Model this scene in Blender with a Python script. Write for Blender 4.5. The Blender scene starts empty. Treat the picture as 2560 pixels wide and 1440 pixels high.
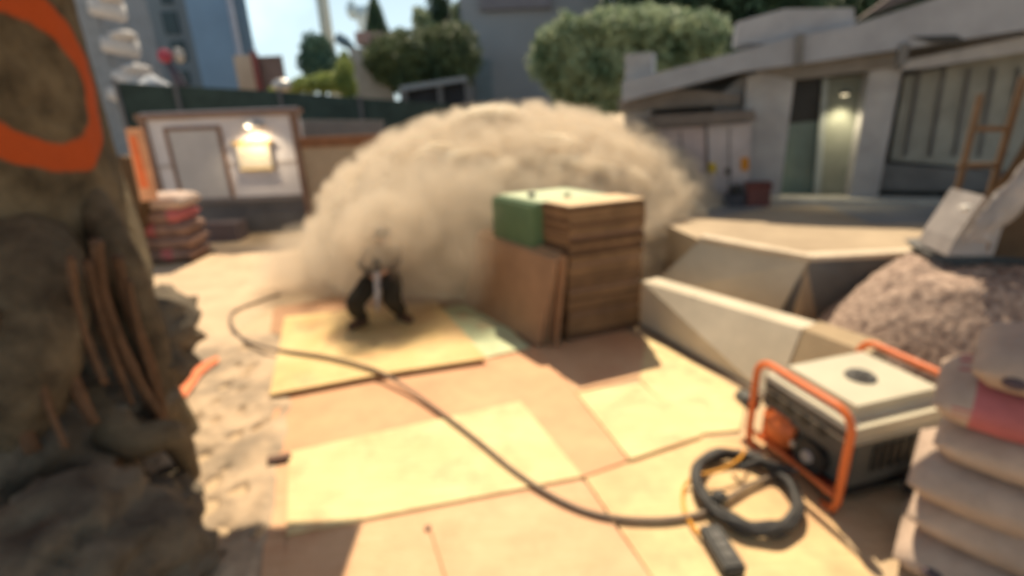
import bpy, bmesh, math, random
from mathutils import Vector, Matrix, noise
random.seed(7)
S = bpy.context.scene
COL = S.collection
R_ = math.radians
# ---------------- camera ----------------
CAM_H = 2.6
F_PX = 1280.0
dn = Vector((150/F_PX, -3680/F_PX, -1)).normalized()
up = -dn
fw = Vector((0, 0, -1)); fw = (fw - fw.dot(up)*up).normalized()
rt = fw.cross(up)
ROT = Matrix((rt, fw, up))
cam_d = bpy.data.cameras.new('camera'); cam = bpy.data.objects.new('camera', cam_d); COL.objects.link(cam)
cam.matrix_world = Matrix.Translation((0, 0, CAM_H)) @ ROT.to_4x4()
cam_d.sensor_width = 36; cam_d.lens = 36*F_PX/2560
cam_d.clip_start = 0.05; cam_d.clip_end = 1500
cam_d.dof.use_dof = True
cam_d.dof.focus_distance = 0.16
cam_d.dof.aperture_fstop = 7.0
S.camera = cam
# ---------------- light ----------------
SUN = Vector((0.01, 0.548, 0.837)).normalized()
w = bpy.data.worlds.new('World'); S.world = w; w.use_nodes = True
nt = w.node_tree; nt.nodes.clear()
o_ = nt.nodes.new('ShaderNodeOutputWorld'); bg = nt.nodes.new('ShaderNodeBackground')
sky = nt.nodes.new('ShaderNodeTexSky'); sky.sky_type = 'NISHITA'; sky.sun_disc = False
sky.sun_elevation = math.asin(SUN.z); sky.sun_rotation = math.atan2(SUN.x, SUN.y)
sky.dust_density = 1.5; sky.air_density = 1.0
tc = nt.nodes.new('ShaderNodeTexCoord'); nz = nt.nodes.new('ShaderNodeTexNoise')
nz.inputs['Scale'].default_value = 2.2; nz.inputs['Detail'].default_value = 6
cr = nt.nodes.new('ShaderNodeValToRGB'); cr.color_ramp.elements[0].position = .38; cr.color_ramp.elements[1].position = .58
mx = nt.nodes.new('ShaderNodeMixRGB'); mx.inputs[2].default_value = (15.5, 20, 21.5, 1)
mt_ = nt.nodes.new('ShaderNodeMath'); mt_.operation = 'MULTIPLY'; mt_.inputs[1].default_value = .92
nt.links.new(tc.outputs['Generated'], nz.inputs['Vector']); nt.links.new(nz.outputs['Fac'], cr.inputs['Fac'])
sz = nt.nodes.new('ShaderNodeSeparateXYZ'); nt.links.new(tc.outputs['Generated'], sz.inputs[0])
mrz = nt.nodes.new('ShaderNodeMapRange'); mrz.inputs['From Min'].default_value = .12; mrz.inputs['From Max'].default_value = .55; mrz.inputs['To Min'].default_value = 1; mrz.inputs['To Max'].default_value = .15
nt.links.new(sz.outputs['Z'], mrz.inputs['Value'])
mtz = nt.nodes.new('ShaderNodeMath'); mtz.operation = 'MULTIPLY'; nt.links.new(cr.outputs['Color'], mtz.inputs[0]); nt.links.new(mrz.outputs[0], mtz.inputs[1])
mad = nt.nodes.new('ShaderNodeMath'); mad.operation = 'MAXIMUM'; nt.links.new(mtz.outputs[0], mad.inputs[0])
mrs = nt.nodes.new('ShaderNodeMath'); mrs.operation = 'MULTIPLY'; mrs.inputs[1].default_value = .62; nt.links.new(mrz.outputs[0], mrs.inputs[0]); nt.links.new(mrs.outputs[0], mad.inputs[1])
nt.links.new(mad.outputs[0], mt_.inputs[0]); nt.links.new(mt_.outputs[0], mx.inputs['Fac'])
nt.links.new(sky.outputs[0], mx.inputs[1]); nt.links.new(mx.outputs[0], bg.inputs['Color'])
bg.inputs['Strength'].default_value = .05
nt.links.new(bg.outputs[0], o_.inputs[0])
sl = bpy.data.lights.new('sun', 'SUN'); sun = bpy.data.objects.new('sun', sl); COL.objects.link(sun)
sl.energy = 4.8; sl.angle = R_(.5); sl.color = (1, .84, .60)
sun.rotation_euler = SUN.to_track_quat('Z', 'Y').to_euler(); sun.location = (0, 0, 30)
S.view_settings.view_transform = 'Standard'; S.view_settings.look = 'None'
S.view_settings.exposure = .50; S.view_settings.gamma = 1
S.render.engine = 'CYCLES'
S.cycles.use_denoising = True
S.cycles.max_bounces = 6; S.cycles.diffuse_bounces = 4; S.cycles.glossy_bounces = 2; S.cycles.transmission_bounces = 4; S.cycles.transparent_max_bounces = 6

# ---------------- helpers ----------------
C0 = Vector((0, 0, CAM_H))
def ray(px, py): return (ROT @ Vector(((px-1280)/F_PX, -(py-720)/F_PX, -1))).normalized()
def G(px, py, z=0.0):
    r = ray(px, py); return C0 + r*((z-CAM_H)/r.z)
def P(px, py, Y):
    r = ray(px, py); return C0 + r*(Y/r.y)
def PL(px, py, p0, n):
    r = ray(px, py); return C0 + r*((Vector(p0)-C0).dot(n)/r.dot(n))

def mat(name, col, rough=.85, var=.15, scale=3.0, col2=None, bump=.0, bscale=30, metal=0, spec=.3, fac=None):
    m = bpy.data.materials.new(name); m.use_nodes = True
    t = m.node_tree; b = t.nodes['Principled BSDF']
    b.inputs['Roughness'].default_value = rough; b.inputs['Metallic'].default_value = metal
    b.inputs['Specular IOR Level'].default_value = spec
    tcn = t.nodes.new('ShaderNodeTexCoord')
    n = t.nodes.new('ShaderNodeTexNoise'); n.inputs['Scale'].default_value = scale; n.inputs['Detail'].default_value = 7
    n.inputs['Roughness'].default_value = .65
    t.links.new(tcn.outputs['Object'], n.inputs['Vector'])
    r = t.nodes.new('ShaderNodeValToRGB')
    lo, hi = (.36, .64) if fac is None else fac
    r.color_ramp.elements[0].position = lo; r.color_ramp.elements[1].position = hi
    if col2 is None:
        r.color_ramp.elements[0].color = tuple(c*(1-var) for c in col)+(1,)
        r.color_ramp.elements[1].color = tuple(min(1, c*(1+var)) for c in col)+(1,)
    else:
        r.color_ramp.elements[0].color = tuple(col)+(1,); r.color_ramp.elements[1].color = tuple(col2)+(1,)
    t.links.new(n.outputs['Fac'], r.inputs['Fac']); t.links.new(r.outputs['Color'], b.inputs['Base Color'])
    if bump:
        n2 = t.nodes.new('ShaderNodeTexNoise'); n2.inputs['Scale'].default_value = bscale; n2.inputs['Detail'].default_value = 5
        t.links.new(tcn.outputs['Object'], n2.inputs['Vector'])
        bp = t.nodes.new('ShaderNodeBump'); bp.inputs['Strength'].default_value = bump; bp.inputs['Distance'].default_value = .03
        t.links.new(n2.outputs['Fac'], bp.inputs['Height']); t.links.new(bp.outputs[0], b.inputs['Normal'])
    return m

def tag(o, label=None, cat=None, group=None, kind=None):
    if label: o['label'] = label
    if cat: o['category'] = cat
    if group: o['group'] = group
    if kind: o['kind'] = kind
    return o
def empty(name, loc, label, cat, group=None, rz=0):
    o = bpy.data.objects.new(name, None); COL.objects.link(o); o.location = loc; o.rotation_euler = (0, 0, rz)
    o.empty_display_size = .1
    return tag(o, label, cat, group)

class MB:
    def __init__(s): s.bm = bmesh.new()
    def box(s, c, size, rot=None, bevel=0):
        g_ = bmesh.ops.create_cube(s.bm, size=1); vs = g_['verts']
        M = Matrix.Translation(c) @ (rot.to_4x4() if rot else Matrix.Identity(4)) @ Matrix.Diagonal((*size, 1))
        bmesh.ops.transform(s.bm, matrix=M, verts=vs)
        if bevel:
            es = list({e for v in vs for e in v.link_edges})
            bmesh.ops.bevel(s.bm, geom=es, offset=bevel, segments=2, affect='EDGES')
        return s
    def prism(s, pts, vec):
        "solid between polygon pts and pts+vec"
        vec = Vector(vec)
        a = [s.bm.verts.new(Vector(p)) for p in pts]; b = [s.bm.verts.new(Vector(p)+vec) for p in pts]
        n = len(a)
        s.bm.faces.new(a); s.bm.faces.new(b[::-1])
        for i in range(n): s.bm.faces.new((a[i], b[i], b[(i+1) % n], a[(i+1) % n]))
        return s
    def hull(s, pts):
        vs = [s.bm.verts.new(Vector(p)) for p in pts]
        bmesh.ops.convex_hull(s.bm, input=vs); return s
    def tube(s, pts, r, seg=10, closed=False, cap=True):
        pts = [Vector(p) for p in pts]; n = len(pts); rings = []
        prev = None
        for i, p in enumerate(pts):
            if closed: t = (pts[(i+1) % n]-pts[i-1])
            else: t = pts[min(i+1, n-1)]-pts[max(i-1, 0)]
            t.normalize()
            if prev is None:
                a = Vector((0, 0, 1)) if abs(t.z) < .9 else Vector((1, 0, 0)); x = t.cross(a).normalized()
            else:
                x = (prev - prev.dot(t)*t).normalized()
            prev = x; y = t.cross(x)
            rr = r[i] if isinstance(r, (list, tuple)) else r
            rings.append([s.bm.verts.new(p + rr*(math.cos(2*math.pi*k/seg)*x + math.sin(2*math.pi*k/seg)*y)) for k in range(seg)])
        m = n if closed else n-1
        for i in range(m):
            A, B = rings[i], rings[(i+1) % n]
            for k in range(seg): s.bm.faces.new((A[k], A[(k+1) % seg], B[(k+1) % seg], B[k]))
        if cap and not closed:
            s.bm.faces.new(rings[0][::-1]); s.bm.faces.new(rings[-1])
        return s
    def ball(s, c, size, sub=3, amp=0, fr=1.0, seed=0, rot=None):
        g_ = bmesh.ops.create_icosphere(s.bm, subdivisions=sub, radius=1)
        M = Matrix.Translation(c) @ (rot.to_4x4() if rot else Matrix.Identity(4))
        for v in g_['verts']:
            d = v.co.copy()
            k = 1 + amp*(noise.fractal(d*fr*1.5+Vector((seed, seed*.7, 0)), .7, 2, 4))
            v.co = M @ Vector((d.x*size[0]*k, d.y*size[1]*k, d.z*size[2]*k))
        return s
    def build(s, name, m, parent=None, smooth=False, inv=True):
        bmesh.ops.recalc_face_normals(s.bm, faces=s.bm.faces)
        me = bpy.data.meshes.new(name); s.bm.to_mesh(me); s.bm.free()
        if smooth:
            for p in me.polygons: p.use_smooth = True
        ms = m if isinstance(m, (list, tuple)) else [m]
        for q in ms: me.materials.append(q)
        o = bpy.data.objects.new(name, me); COL.objects.link(o)
        if parent:
            o.parent = parent
            if inv:
                bpy.context.view_layer.update()
                o.matrix_parent_inverse = parent.matrix_world.inverted()
        return o
def cat_rom(pts, k=8, closed=False):
    pts = [Vector(p) for p in pts]; n = len(pts); out = []
    rng = range(n) if closed else range(n-1)
    for i in rng:
        if closed: a, b, c, d = pts[i-1], pts[i], pts[(i+1) % n], pts[(i+2) % n]
        else: a, b, c, d = pts[max(i-1, 0)], pts[i], pts[i+1], pts[min(i+2, n-1)]
        for j in range(k):
            t = j/k
            out.append(.5*((2*b)+(c-a)*t+(2*a-5*b+4*c-d)*t*t+(3*b-a-3*c+d)*t**3))
    if not closed: out.append(pts[-1])
    return out

def leaves(name, blobs, n, size, m, parent=None, seed=1):
    """many small leaf faces through the volume of several ellipsoids (c, radii)"""
    rnd = random.Random(seed); vs = []; fs = []
    tot = sum(b[1][0]*b[1][1]*b[1][2] for b in blobs)
    for c, r in blobs:
        k = max(20, int(n*r[0]*r[1]*r[2]/tot))
        for _ in range(k):
            d = Vector((rnd.gauss(0, 1), rnd.gauss(0, 1), rnd.gauss(0, 1))).normalized()
            q = rnd.random()**.4
            p = Vector(c) + Vector((d.x*r[0], d.y*r[1], d.z*r[2]))*q*(1+.28*noise.noise(d*2.4+Vector(c)))
            s_ = size*(.6+.8*rnd.random())
            a = Vector((rnd.gauss(0, 1), rnd.gauss(0, 1), rnd.gauss(0, 1))).normalized()
            b = a.orthogonal().normalized(); i = len(vs)
            vs += [p-a*s_, p+b*s_*.55, p+a*s_, p-b*s_*.55]; fs.append((i, i+1, i+2, i+3))
    me = bpy.data.meshes.new(name); me.from_pydata([tuple(v) for v in vs], [], fs); me.materials.append(m)
    o = bpy.data.objects.new(name, me); COL.objects.link(o)
    if parent:
        o.parent = parent; bpy.context.view_layer.update(); o.matrix_parent_inverse = parent.matrix_world.inverted()
    return o
def leafmat(name, c1, c2, tr=.25):
    m = mat(name, c1, col2=c2, rough=.6, scale=1.3)
    t = m.node_tree; b = t.nodes['Principled BSDF']; out = t.nodes['Material Output']
    tl = t.nodes.new('ShaderNodeBsdfTranslucent'); mi = t.nodes.new('ShaderNodeMixShader'); mi.inputs[0].default_value = tr
    src = b.inputs['Base Color'].links[0].from_socket
    t.links.new(src, tl.inputs['Color']); t.links.new(b.outputs[0], mi.inputs[1]); t.links.new(tl.outputs[0], mi.inputs[2])
    t.links.new(mi.outputs[0], out.inputs['Surface']); return m

# ---------------- materials ----------------
M = {}
M['ground'] = mat('sandy_concrete', (.48, .35, .22), col2=(.60, .45, .29), scale=1.1, bump=.4, bscale=18)
M['dirt'] = mat('rough_dirt', (.14, .115, .085), col2=(.42, .34, .25), scale=2.6, bump=.9, bscale=12)
M['pale'] = mat('pale_paving', (.56, .41, .27), var=.12, scale=2)
M['shade_grey'] = mat('shade_band_grey', (.24, .23, .22), var=.15, scale=2)
M['conc'] = mat('grey_concrete', (.34, .335, .34), var=.16, scale=1.6, bump=.3)
M['conc_d'] = mat('dark_concrete_and_shade', (.14, .137, .135), var=.2, scale=1.6, bump=.3)
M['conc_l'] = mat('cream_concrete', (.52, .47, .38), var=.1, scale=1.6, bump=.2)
def mat_ply(name, c1, col2=None, rough=.6, scale=1.5, **k):
    m = mat(name, c1, rough=rough, col2=col2, scale=scale, fac=(.30, .68), bump=.25, bscale=40)
    t = m.node_tree; b = t.nodes['Principled BSDF']; src = b.inputs['Base Color'].links[0].from_socket
    tc_ = t.nodes.new('ShaderNodeTexCoord'); mp = t.nodes.new('ShaderNodeMapping'); mp.inputs['Scale'].default_value = (2.5, 34, 1); mp.inputs['Rotation'].default_value = (0, 0, random.uniform(.1, .5))
    t.links.new(tc_.outputs['Object'], mp.inputs[0])
    n = t.nodes.new('ShaderNodeTexNoise'); n.inputs['Scale'].default_value = 1; n.inputs['Detail'].default_value = 6; t.links.new(mp.outputs[0], n.inputs['Vector'])
    n2 = t.nodes.new('ShaderNodeTexNoise'); n2.inputs['Scale'].default_value = 3.1; n2.inputs['Detail'].default_value = 8; n2.inputs['Roughness'].default_value = .7; t.links.new(tc_.outputs['Object'], n2.inputs['Vector'])
    def mr_(sock, a0, a1, b0, b1):
        q = t.nodes.new('ShaderNodeMapRange'); t.links.new(sock, q.inputs['Value']); q.inputs['From Min'].default_value = a0; q.inputs['From Max'].default_value = a1; q.inputs['To Min'].default_value = b0; q.inputs['To Max'].default_value = b1; return q.outputs[0]
    f1_ = mr_(n.outputs['Fac'], .3, .7, 0, .30); f2_ = mr_(n2.outputs['Fac'], .50, .72, 0, .75)
    m1 = t.nodes.new('ShaderNodeMixRGB'); t.links.new(f1_, m1.inputs[0]); t.links.new(src, m1.inputs[1]); m1.inputs[2].default_value = (.50, .27, .12, 1)
    m2 = t.nodes.new('ShaderNodeMixRGB'); t.links.new(f2_, m2.inputs[0]); t.links.new(m1.outputs[0], m2.inputs[1]); m2.inputs[2].default_value = (.56, .30, .16, 1)
    t.links.new(m2.outputs[0], b.inputs['Base Color']); return m
M['ply_y'] = mat_ply('yellow_plywood', (.62, .42, .16), col2=(.80, .60, .29), rough=.6, scale=1.6)
M['ply_b'] = mat_ply('bright_plywood', (.66, .50, .25), col2=(.82, .67, .36), rough=.6, scale=1.3)
M['ply_p'] = mat_ply('pink_plywood', (.56, .27, .15), col2=(.70, .40, .22), rough=.6, scale=1.6)
M['ply_t'] = mat_ply('tan_plywood', (.60, .33, .19), col2=(.74, .48, .28), rough=.6, scale=1.4)
M['ply_d'] = mat('shade_and_crack_brown', (.36, .19, .10), col2=(.46, .26, .14), rough=.7, scale=2)
M['ply_g'] = mat_ply('green_board', (.44, .56, .34), col2=(.62, .70, .44), rough=.6, scale=2)
M['bark'] = mat('bark', (.058, .043, .027), col2=(.155, .118, .074), scale=3.5, rough=.95, bump=1, bscale=9)
M['earth'] = mat('dark_earth', (.07, .056, .042), col2=(.17, .138, .10), scale=3, rough=.95, bump=1, bscale=8)
M['root'] = mat('root_bark', (.115, .062, .034), var=.3, scale=6, rough=.8, bump=.5)
M['smoke'] = mat('smoke', (.50, .41, .30), var=.07, scale=.7, rough=1, spec=0)
b = M['smoke'].node_tree.nodes['Principled BSDF']
b.inputs['Subsurface Weight'].default_value = 1; b.inputs['Subsurface Radius'].default_value = (1, .85, .65); b.inputs['Subsurface Scale'].default_value = .7
M['wood'] = mat('stacked_board', (.22, .125, .06), var=.2, scale=4, rough=.7)
M['wood_b'] = mat('stacked_board_dark', (.12, .062, .03), var=.2, scale=4, rough=.7)
M['wood_l'] = mat('stacked_board_top', (.66, .47, .28), var=.1, scale=3, rough=.7)
M['wood2'] = mat('leaning_board', (.33, .19, .105), var=.16, scale=2.2, rough=.7)
M['wood3'] = mat('leaning_board_pale', (.44, .27, .15), var=.14, scale=2.2, rough=.7)
M['green'] = mat('green_wrap', (.105, .175, .085), var=.12, scale=3, rough=.6)
M['black'] = mat('black_plastic', (.03, .029, .028), var=.2, rough=.5)
M['rubber'] = mat('dark_rubber', (.045, .042, .040), var=.2, rough=.6)
M['hose'] = mat('grey_hose', (.22, .165, .12), var=.15, rough=.6)
M['orange'] = mat('orange_paint', (.72, .17, .045), var=.1, rough=.4)
M['cream'] = mat('cream_plastic', (.54, .50, .39), var=.06, rough=.45)
M['gray'] = mat('grey_plastic', (.10, .10, .09), var=.08, rough=.5)
M['dgray'] = mat('charcoal_metal', (.085, .08, .075), var=.2, rough=.5)
M['steel'] = mat('pale_steel', (.45, .43, .42), var=.1, rough=.4, metal=.5)
M['ycord'] = mat('orange_cord', (.75, .33, .03), var=.1, rough=.5)
M['bag'] = mat('paper_sack', (.44, .33, .26), var=.15, scale=3, rough=.9, bump=.6, bscale=8)
M['bagp'] = mat('red_stripe', (.44, .13, .13), var=.12, scale=4, rough=.8)
M['ink'] = mat('dark_print', (.10, .07, .08), var=.1, rough=.8)
M['gravel'] = mat('pink_rubble', (.20, .14, .115), col2=(.48, .36, .29), scale=14, rough=1, bump=1, bscale=14, fac=(.38, .62))
M['white'] = mat('white_panel', (.55, .53, .56), var=.06, scale=2, rough=.6)
M['frame'] = mat('brown_trim', (.20, .125, .095), var=.15, scale=3)
M['tanp'] = mat('tan_panel', (.36, .28, .20), var=.1, scale=2)
M['rust'] = mat('rust_rail', (.20, .09, .045), var=.15, scale=3)
M['teal'] = mat('green_mesh', (.028, .045, .042), var=.2, scale=3, rough=.9)
M['lowwall'] = mat('slate_wall', (.13, .125, .13), var=.15, scale=2)
M['twr'] = mat('grey_facade', (.15, .19, .23), var=.1, scale=.2)
M['blue'] = mat('blue_panel', (.16, .26, .40), var=.12, scale=.15)
M['blue2'] = mat('steel_blue_panel', (.19, .27, .35), var=.1, scale=.15)
M['glassd'] = mat('dark_glass', (.022, .04, .05), var=.2, rough=.2)
M['bal'] = mat('white_render', (.50, .47, .46), var=.1, scale=.4)
M['red'] = mat('red_paint', (.30, .05, .08), var=.1)
M['cont'] = mat('brown_container', (.13, .095, .09), var=.2, scale=.3)
M['contl'] = mat('beige_roof', (.42, .35, .29), var=.1, scale=.3)
M['greyb'] = mat('grey_render', (.22, .235, .26), var=.08, scale=.3)
M['haze_b'] = mat('haze_blue_tower', (.5, .62, .70), var=.1, scale=.3)
M['mast'] = mat('mast_grey', (.40, .46, .46), var=.1, scale=.3)
M['leaf_d'] = leafmat('leaf_dark', (.045, .085, .055), (.10, .16, .085))
M['leaf_o'] = leafmat('leaf_olive', (.10, .17, .09), (.50, .55, .33), .25)
M['leaf_y'] = leafmat('leaf_yellow', (.17, .23, .06), (.38, .42, .14), .4)
M['leaf_h'] = leafmat('leaf_hedge', (.055, .085, .045), (.15, .18, .08))
M['trunkb'] = mat('brown_bark', (.09, .065, .045), var=.2)
M['skin'] = mat('skin', (.45, .26, .18), var=.05, rough=.6)
M['cloth'] = mat('dark_trousers', (.035, .028, .018), var=.25, scale=9, rough=.95)
M['vest'] = mat('dark_jacket', (.07, .05, .04), var=.25, scale=9, rough=.95)
M['boot'] = mat('brown_boot', (.13, .065, .035), var=.2, rough=.7)
M['tarp'] = mat('grey_tarp', (.33, .30, .29), var=.18, scale=2.5, rough=.5)
M['brownw'] = mat('brown_hoarding', (.075, .045, .024), col2=(.13, .082, .046), scale=1.5, rough=.9)
M['lad'] = mat('timber', (.38, .23, .12), var=.15, scale=5)
M['lad2'] = mat('weathered_timber', (.27, .19, .125), var=.15, scale=5)
M['glassg'] = mat('greenish_glass', (.14, .20, .18), var=.15, scale=2, rough=.15)
M['sign_y'] = mat('yellow_sticker', (.50, .36, .04), var=.1)
M['sign_o'] = mat('orange_sticker', (.52, .22, .03), var=.1)
M['pinkw'] = mat('pinkish_cabinet', (.44, .37, .37), var=.1, scale=2.5)
M['redbox'] = mat('dull_red_plastic', (.15, .065, .06), var=.15)

def emit(name, col, st):
    m = bpy.data.materials.new(name); m.use_nodes = True; b = m.node_tree.nodes['Principled BSDF']
    b.inputs['Base Color'].default_value = (*col, 1); b.inputs['Emission Color'].default_value = (*col, 1); b.inputs['Emission Strength'].default_value = st
    return m
M['lampglow'] = emit('lamp_diffuser', (1, .85, .6), .9)
M['lampglow2'] = emit('door_lamp_diffuser', (1, .85, .55), 1.2)

# trunk bark with the sprayed orange ring
TC = Vector((-3.80, 3.62, 0)); TR = .93
def trunk_hit(px, py):
    r = ray(px, py); a = r.x**2+r.y**2; d = C0-TC; bb = d.x*r.x+d.y*r.y; c = d.x**2+d.y**2-TR**2
    t = (-bb-math.sqrt(max(0, bb*bb-a*c)))/a
    return C0+r*t
rc = trunk_hit(92, 205)
rn = Vector((rc.x-TC.x, rc.y-TC.y, 0)).normalized(); rtan = Vector((-rn.y, rn.x, 0))
mb_ = mat('bark_with_paint', (.058, .044, .026), col2=(.165, .128, .078), scale=3.5, rough=.95, bump=1, bscale=9)
t = mb_.node_tree; bs = t.nodes['Principled BSDF']; src = bs.inputs['Base Color'].links[0].from_socket
tco = t.nodes.new('ShaderNodeTexCoord')
def vm(op, a, bv=None, out='Value'):
    n = t.nodes.new('ShaderNodeVectorMath'); n.operation = op; t.links.new(a, n.inputs[0])
    if bv is not None: n.inputs[1].default_value = bv
    return n.outputs[out]
def mm(op, a, b_, clamp=False):
    n = t.nodes.new('ShaderNodeMath'); n.operation = op; n.use_clamp = clamp
    for i, q in enumerate((a, b_)):
        if q is None: continue
        if isinstance(q, (int, float)): n.inputs[i].default_value = q
        else: t.links.new(q, n.inputs[i])
    return n.outputs[0]
q = vm('SUBTRACT', tco.outputs['Object'], tuple(rc), 'Vector')
u_ = vm('DOT_PRODUCT', q, tuple(rtan)); z_ = vm('DOT_PRODUCT', q, (0, 0, 1))
usz = mm('ADD', u_, mm('MULTIPLY', z_, .12))
e = mm('SQRT', mm('ADD', mm('POWER', mm('DIVIDE', usz, .50), 2), mm('POWER', mm('DIVIDE', z_, .50), 2)), None)
nn = t.nodes.new('ShaderNodeTexNoise'); nn.inputs['Scale'].default_value = 4; t.links.new(tco.outputs['Object'], nn.inputs['Vector'])
e2 = mm('ADD', e, mm('MULTIPLY', mm('SUBTRACT', nn.outputs['Fac'], .5), .25))
band = mm('SUBTRACT', 1, mm('MULTIPLY', mm('ABSOLUTE', mm('SUBTRACT', e2, .93), None), 4.6), True)
band = mm('MULTIPLY', band, 4, True)
front = mm('GREATER_THAN', vm('DOT_PRODUCT', q, tuple(rn)), -.55)
mk = mm('MULTIPLY', band, front)
mk = mm('MULTIPLY', mk, .93)
mr = t.nodes.new('ShaderNodeMixRGB'); t.links.new(mk, mr.inputs[0]); t.links.new(src, mr.inputs[1]); mr.inputs[2].default_value = (.46, .075, .014, 1)
t.links.new(mr.outputs[0], bs.inputs['Base Color'])

# ---------------- setting ----------------
def sheet(name, pts, z, m, kind='structure'):
    bm = bmesh.new(); bm.faces.new([bm.verts.new((p[0], p[1], z)) for p in pts])
    me = bpy.data.meshes.new(name); bm.normal_update(); bm.to_mesh(me); bm.free(); me.materials.append(m)
    if me.polygons[0].normal.z < 0: me.flip_normals()
    o = bpy.data.objects.new(name, me); COL.objects.link(o); return tag(o, kind=kind)
sheet('ground', [(-400, -60), (400, -60), (400, 900), (-400, 900)], 0, M['ground'])
def gp(*a, z=0): return [G(x, y, z) for x, y in a]
# rough dirt beside the trunk: uneven mesh strip
pits = [(G(a_, b_).x, G(a_, b_).y, c_) for a_, b_, c_ in ((505, 1148, .05), (525, 1218, .06), (512, 1272, .08), (560, 972, .05), (612, 945, .045), (590, 1095, .06), (640, 1080, .04), (475, 1240, .06), (540, 1340, .07), (560, 1180, .03), (450, 1130, .05))]
bm = bmesh.new(); N = 130
for j in range(N+1):
    for i in range(N+1):
        x = -3.9+2.75*i/N; y = 1.2+4.9*j/N
        k = noise.fractal(Vector((x*2.2, y*2.2, 0)), .6, 2, 5)
        edge = min(i, N-i, j, N-j)/6; edge = min(1, edge)
        h = noise.noise(Vector((x*6, y*6, 3)))
        z = .012 + edge*(.032*max(k, -.3)+.03 - (.06 if h > .42 else 0))
        for hx, hy, hr in pits:
            dd = (x-hx)**2+(y-hy)**2
            if dd < .09: z -= .10*math.exp(-dd/hr**2)
        xb = -1.60-.27*(y-2.68)
        f_ = max(0, min(1, (xb-x)/.14)); z = z*f_-.012*(1-f_)
        bm.verts.new((x, y, z))
bm.verts.ensure_lookup_table()
for j in range(N):
    for i in range(N):
        a = j*(N+1)+i
        bm.faces.new([bm.verts[k] for k in (a, a+1, a+N+2, a+N+1)])
me = bpy.data.meshes.new('dirt'); bm.to_mesh(me); bm.free(); me.materials.append(mat('pitted_dirt', (.27, .21, .15), col2=(.54, .40, .27), scale=1.6, bump=.6, bscale=14, fac=(.38, .58)))
o = bpy.data.objects.new('dirt_ground', me); COL.objects.link(o); tag(o, kind='structure')
for p in me.polygons: p.use_smooth = True
sheet('pavement', gp((345, 690), (500, 640), (800, 590), (860, 640), (700, 745), (560, 860), (380, 880)), .004, M['pale'])
# upper terrace: earth bank standing .9 m above the work floor
TZ = .9
terr = [G(1750, 600, TZ), G(2020, 650, TZ), G(2350, 635, TZ), Vector((6.3, 5.1, TZ)), Vector((30, 4.5, TZ)), Vector((30, 40, TZ)), Vector((2.2, 40, TZ)), Vector((2.2, 8.2, TZ))]
mbt = MB(); mbt.prism(terr, (0, 0, -.93)); o = mbt.build('terrace_ground', mat('terrace_sand', (.34, .26, .18), col2=(.46, .36, .25), scale=.9)); tag(o, kind='structure')
sheet('terrace_shade_band', [G(1790, 545, TZ), G(1930, 517, TZ), G(2080, 520, TZ)+Vector((0, .2, 0)), G(2180, 560, TZ), G(2330, 560, TZ), Vector((9, 7.0, TZ)), Vector((9, 13, TZ)), Vector((2.4, 13, TZ))], TZ+.004, M['shade_grey'])  # grey sheet painted along the building's shadow band on the terrace

# retaining block below the terrace: cream face + sloping face with its shade painted dark
a = MB()
t1, t2 = G(1750, 600, TZ), G(2020, 650, TZ)
b1, b2 = G(1600, 700, .25), G(1930, 778, .25)
b1.z = b2.z = 0
a.hull([t1+Vector((0, 0, -.01)), t2+Vector((0, 0, -.01)), t1+Vector((.5, .4, -.05)), t2+Vector((.35, .5, -.05)), b1, b2, b1+Vector((.9, .6, 0)), b2+Vector((.9, .8, 0))])
o = a.build('retaining_wall', M['conc_l']); tag(o, 'cream concrete retaining wall sloping up to the sandy terrace behind the kerb', 'wall')
a = MB()
cop = [t1+Vector((-.02, -.02, 0)), t2+Vector((0, -.06, 0)), G(2350, 635, TZ)+Vector((0, -.05, 0)), G(2350, 635, TZ)+Vector((0, .1, 0)), t2+Vector((.03, .12, 0)), t1+Vector((.1, .1, 0))]
a.prism([p+Vector((0, 0, .003)) for p in cop], (0, 0, .05)); o = a.build('coping', mat('pale_coping', (.6, .5, .38), var=.1)); tag(o, 'thin pale coping along the edge of the sandy terrace', 'coping')
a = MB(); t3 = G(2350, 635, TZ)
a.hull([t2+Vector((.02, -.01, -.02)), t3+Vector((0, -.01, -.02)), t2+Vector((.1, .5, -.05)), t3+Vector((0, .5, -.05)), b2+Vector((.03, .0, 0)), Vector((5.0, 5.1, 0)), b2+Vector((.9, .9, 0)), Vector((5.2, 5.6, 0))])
o = a.build('bank_wall', M['conc_d']); tag(o, 'concrete bank wall behind the pink rubble heap, its shade painted dark', 'wall')  # dark tone carries the shade of this face

# low kerb wall
a = MB()
k0, k1, k2 = Vector((1.50, 6.05, 0)), Vector((2.33, 4.02, 0)), Vector((2.95, 3.4, 0))
u0, u1, u2 = G(1605, 703, .6), G(2005, 822, .6), G(2175, 884, .6)
for (A, B, c, d_) in ((k0, k1, u0, u1),):
    off = Vector((.22, .12, 0))
    a.hull([A, B, c, d_, A+off*1.5, B+off*1.5, c+off, d_+off])
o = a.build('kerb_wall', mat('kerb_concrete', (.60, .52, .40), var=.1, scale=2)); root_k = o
tag(o, 'low cream concrete wall running from the board stack to the generator', 'wall')
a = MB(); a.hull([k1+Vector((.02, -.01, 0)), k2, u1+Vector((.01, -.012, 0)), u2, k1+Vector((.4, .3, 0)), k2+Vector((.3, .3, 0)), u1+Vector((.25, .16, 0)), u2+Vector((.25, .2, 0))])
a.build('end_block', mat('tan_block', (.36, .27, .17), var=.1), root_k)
a = MB(); dv = (k1-k0).normalized()
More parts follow.
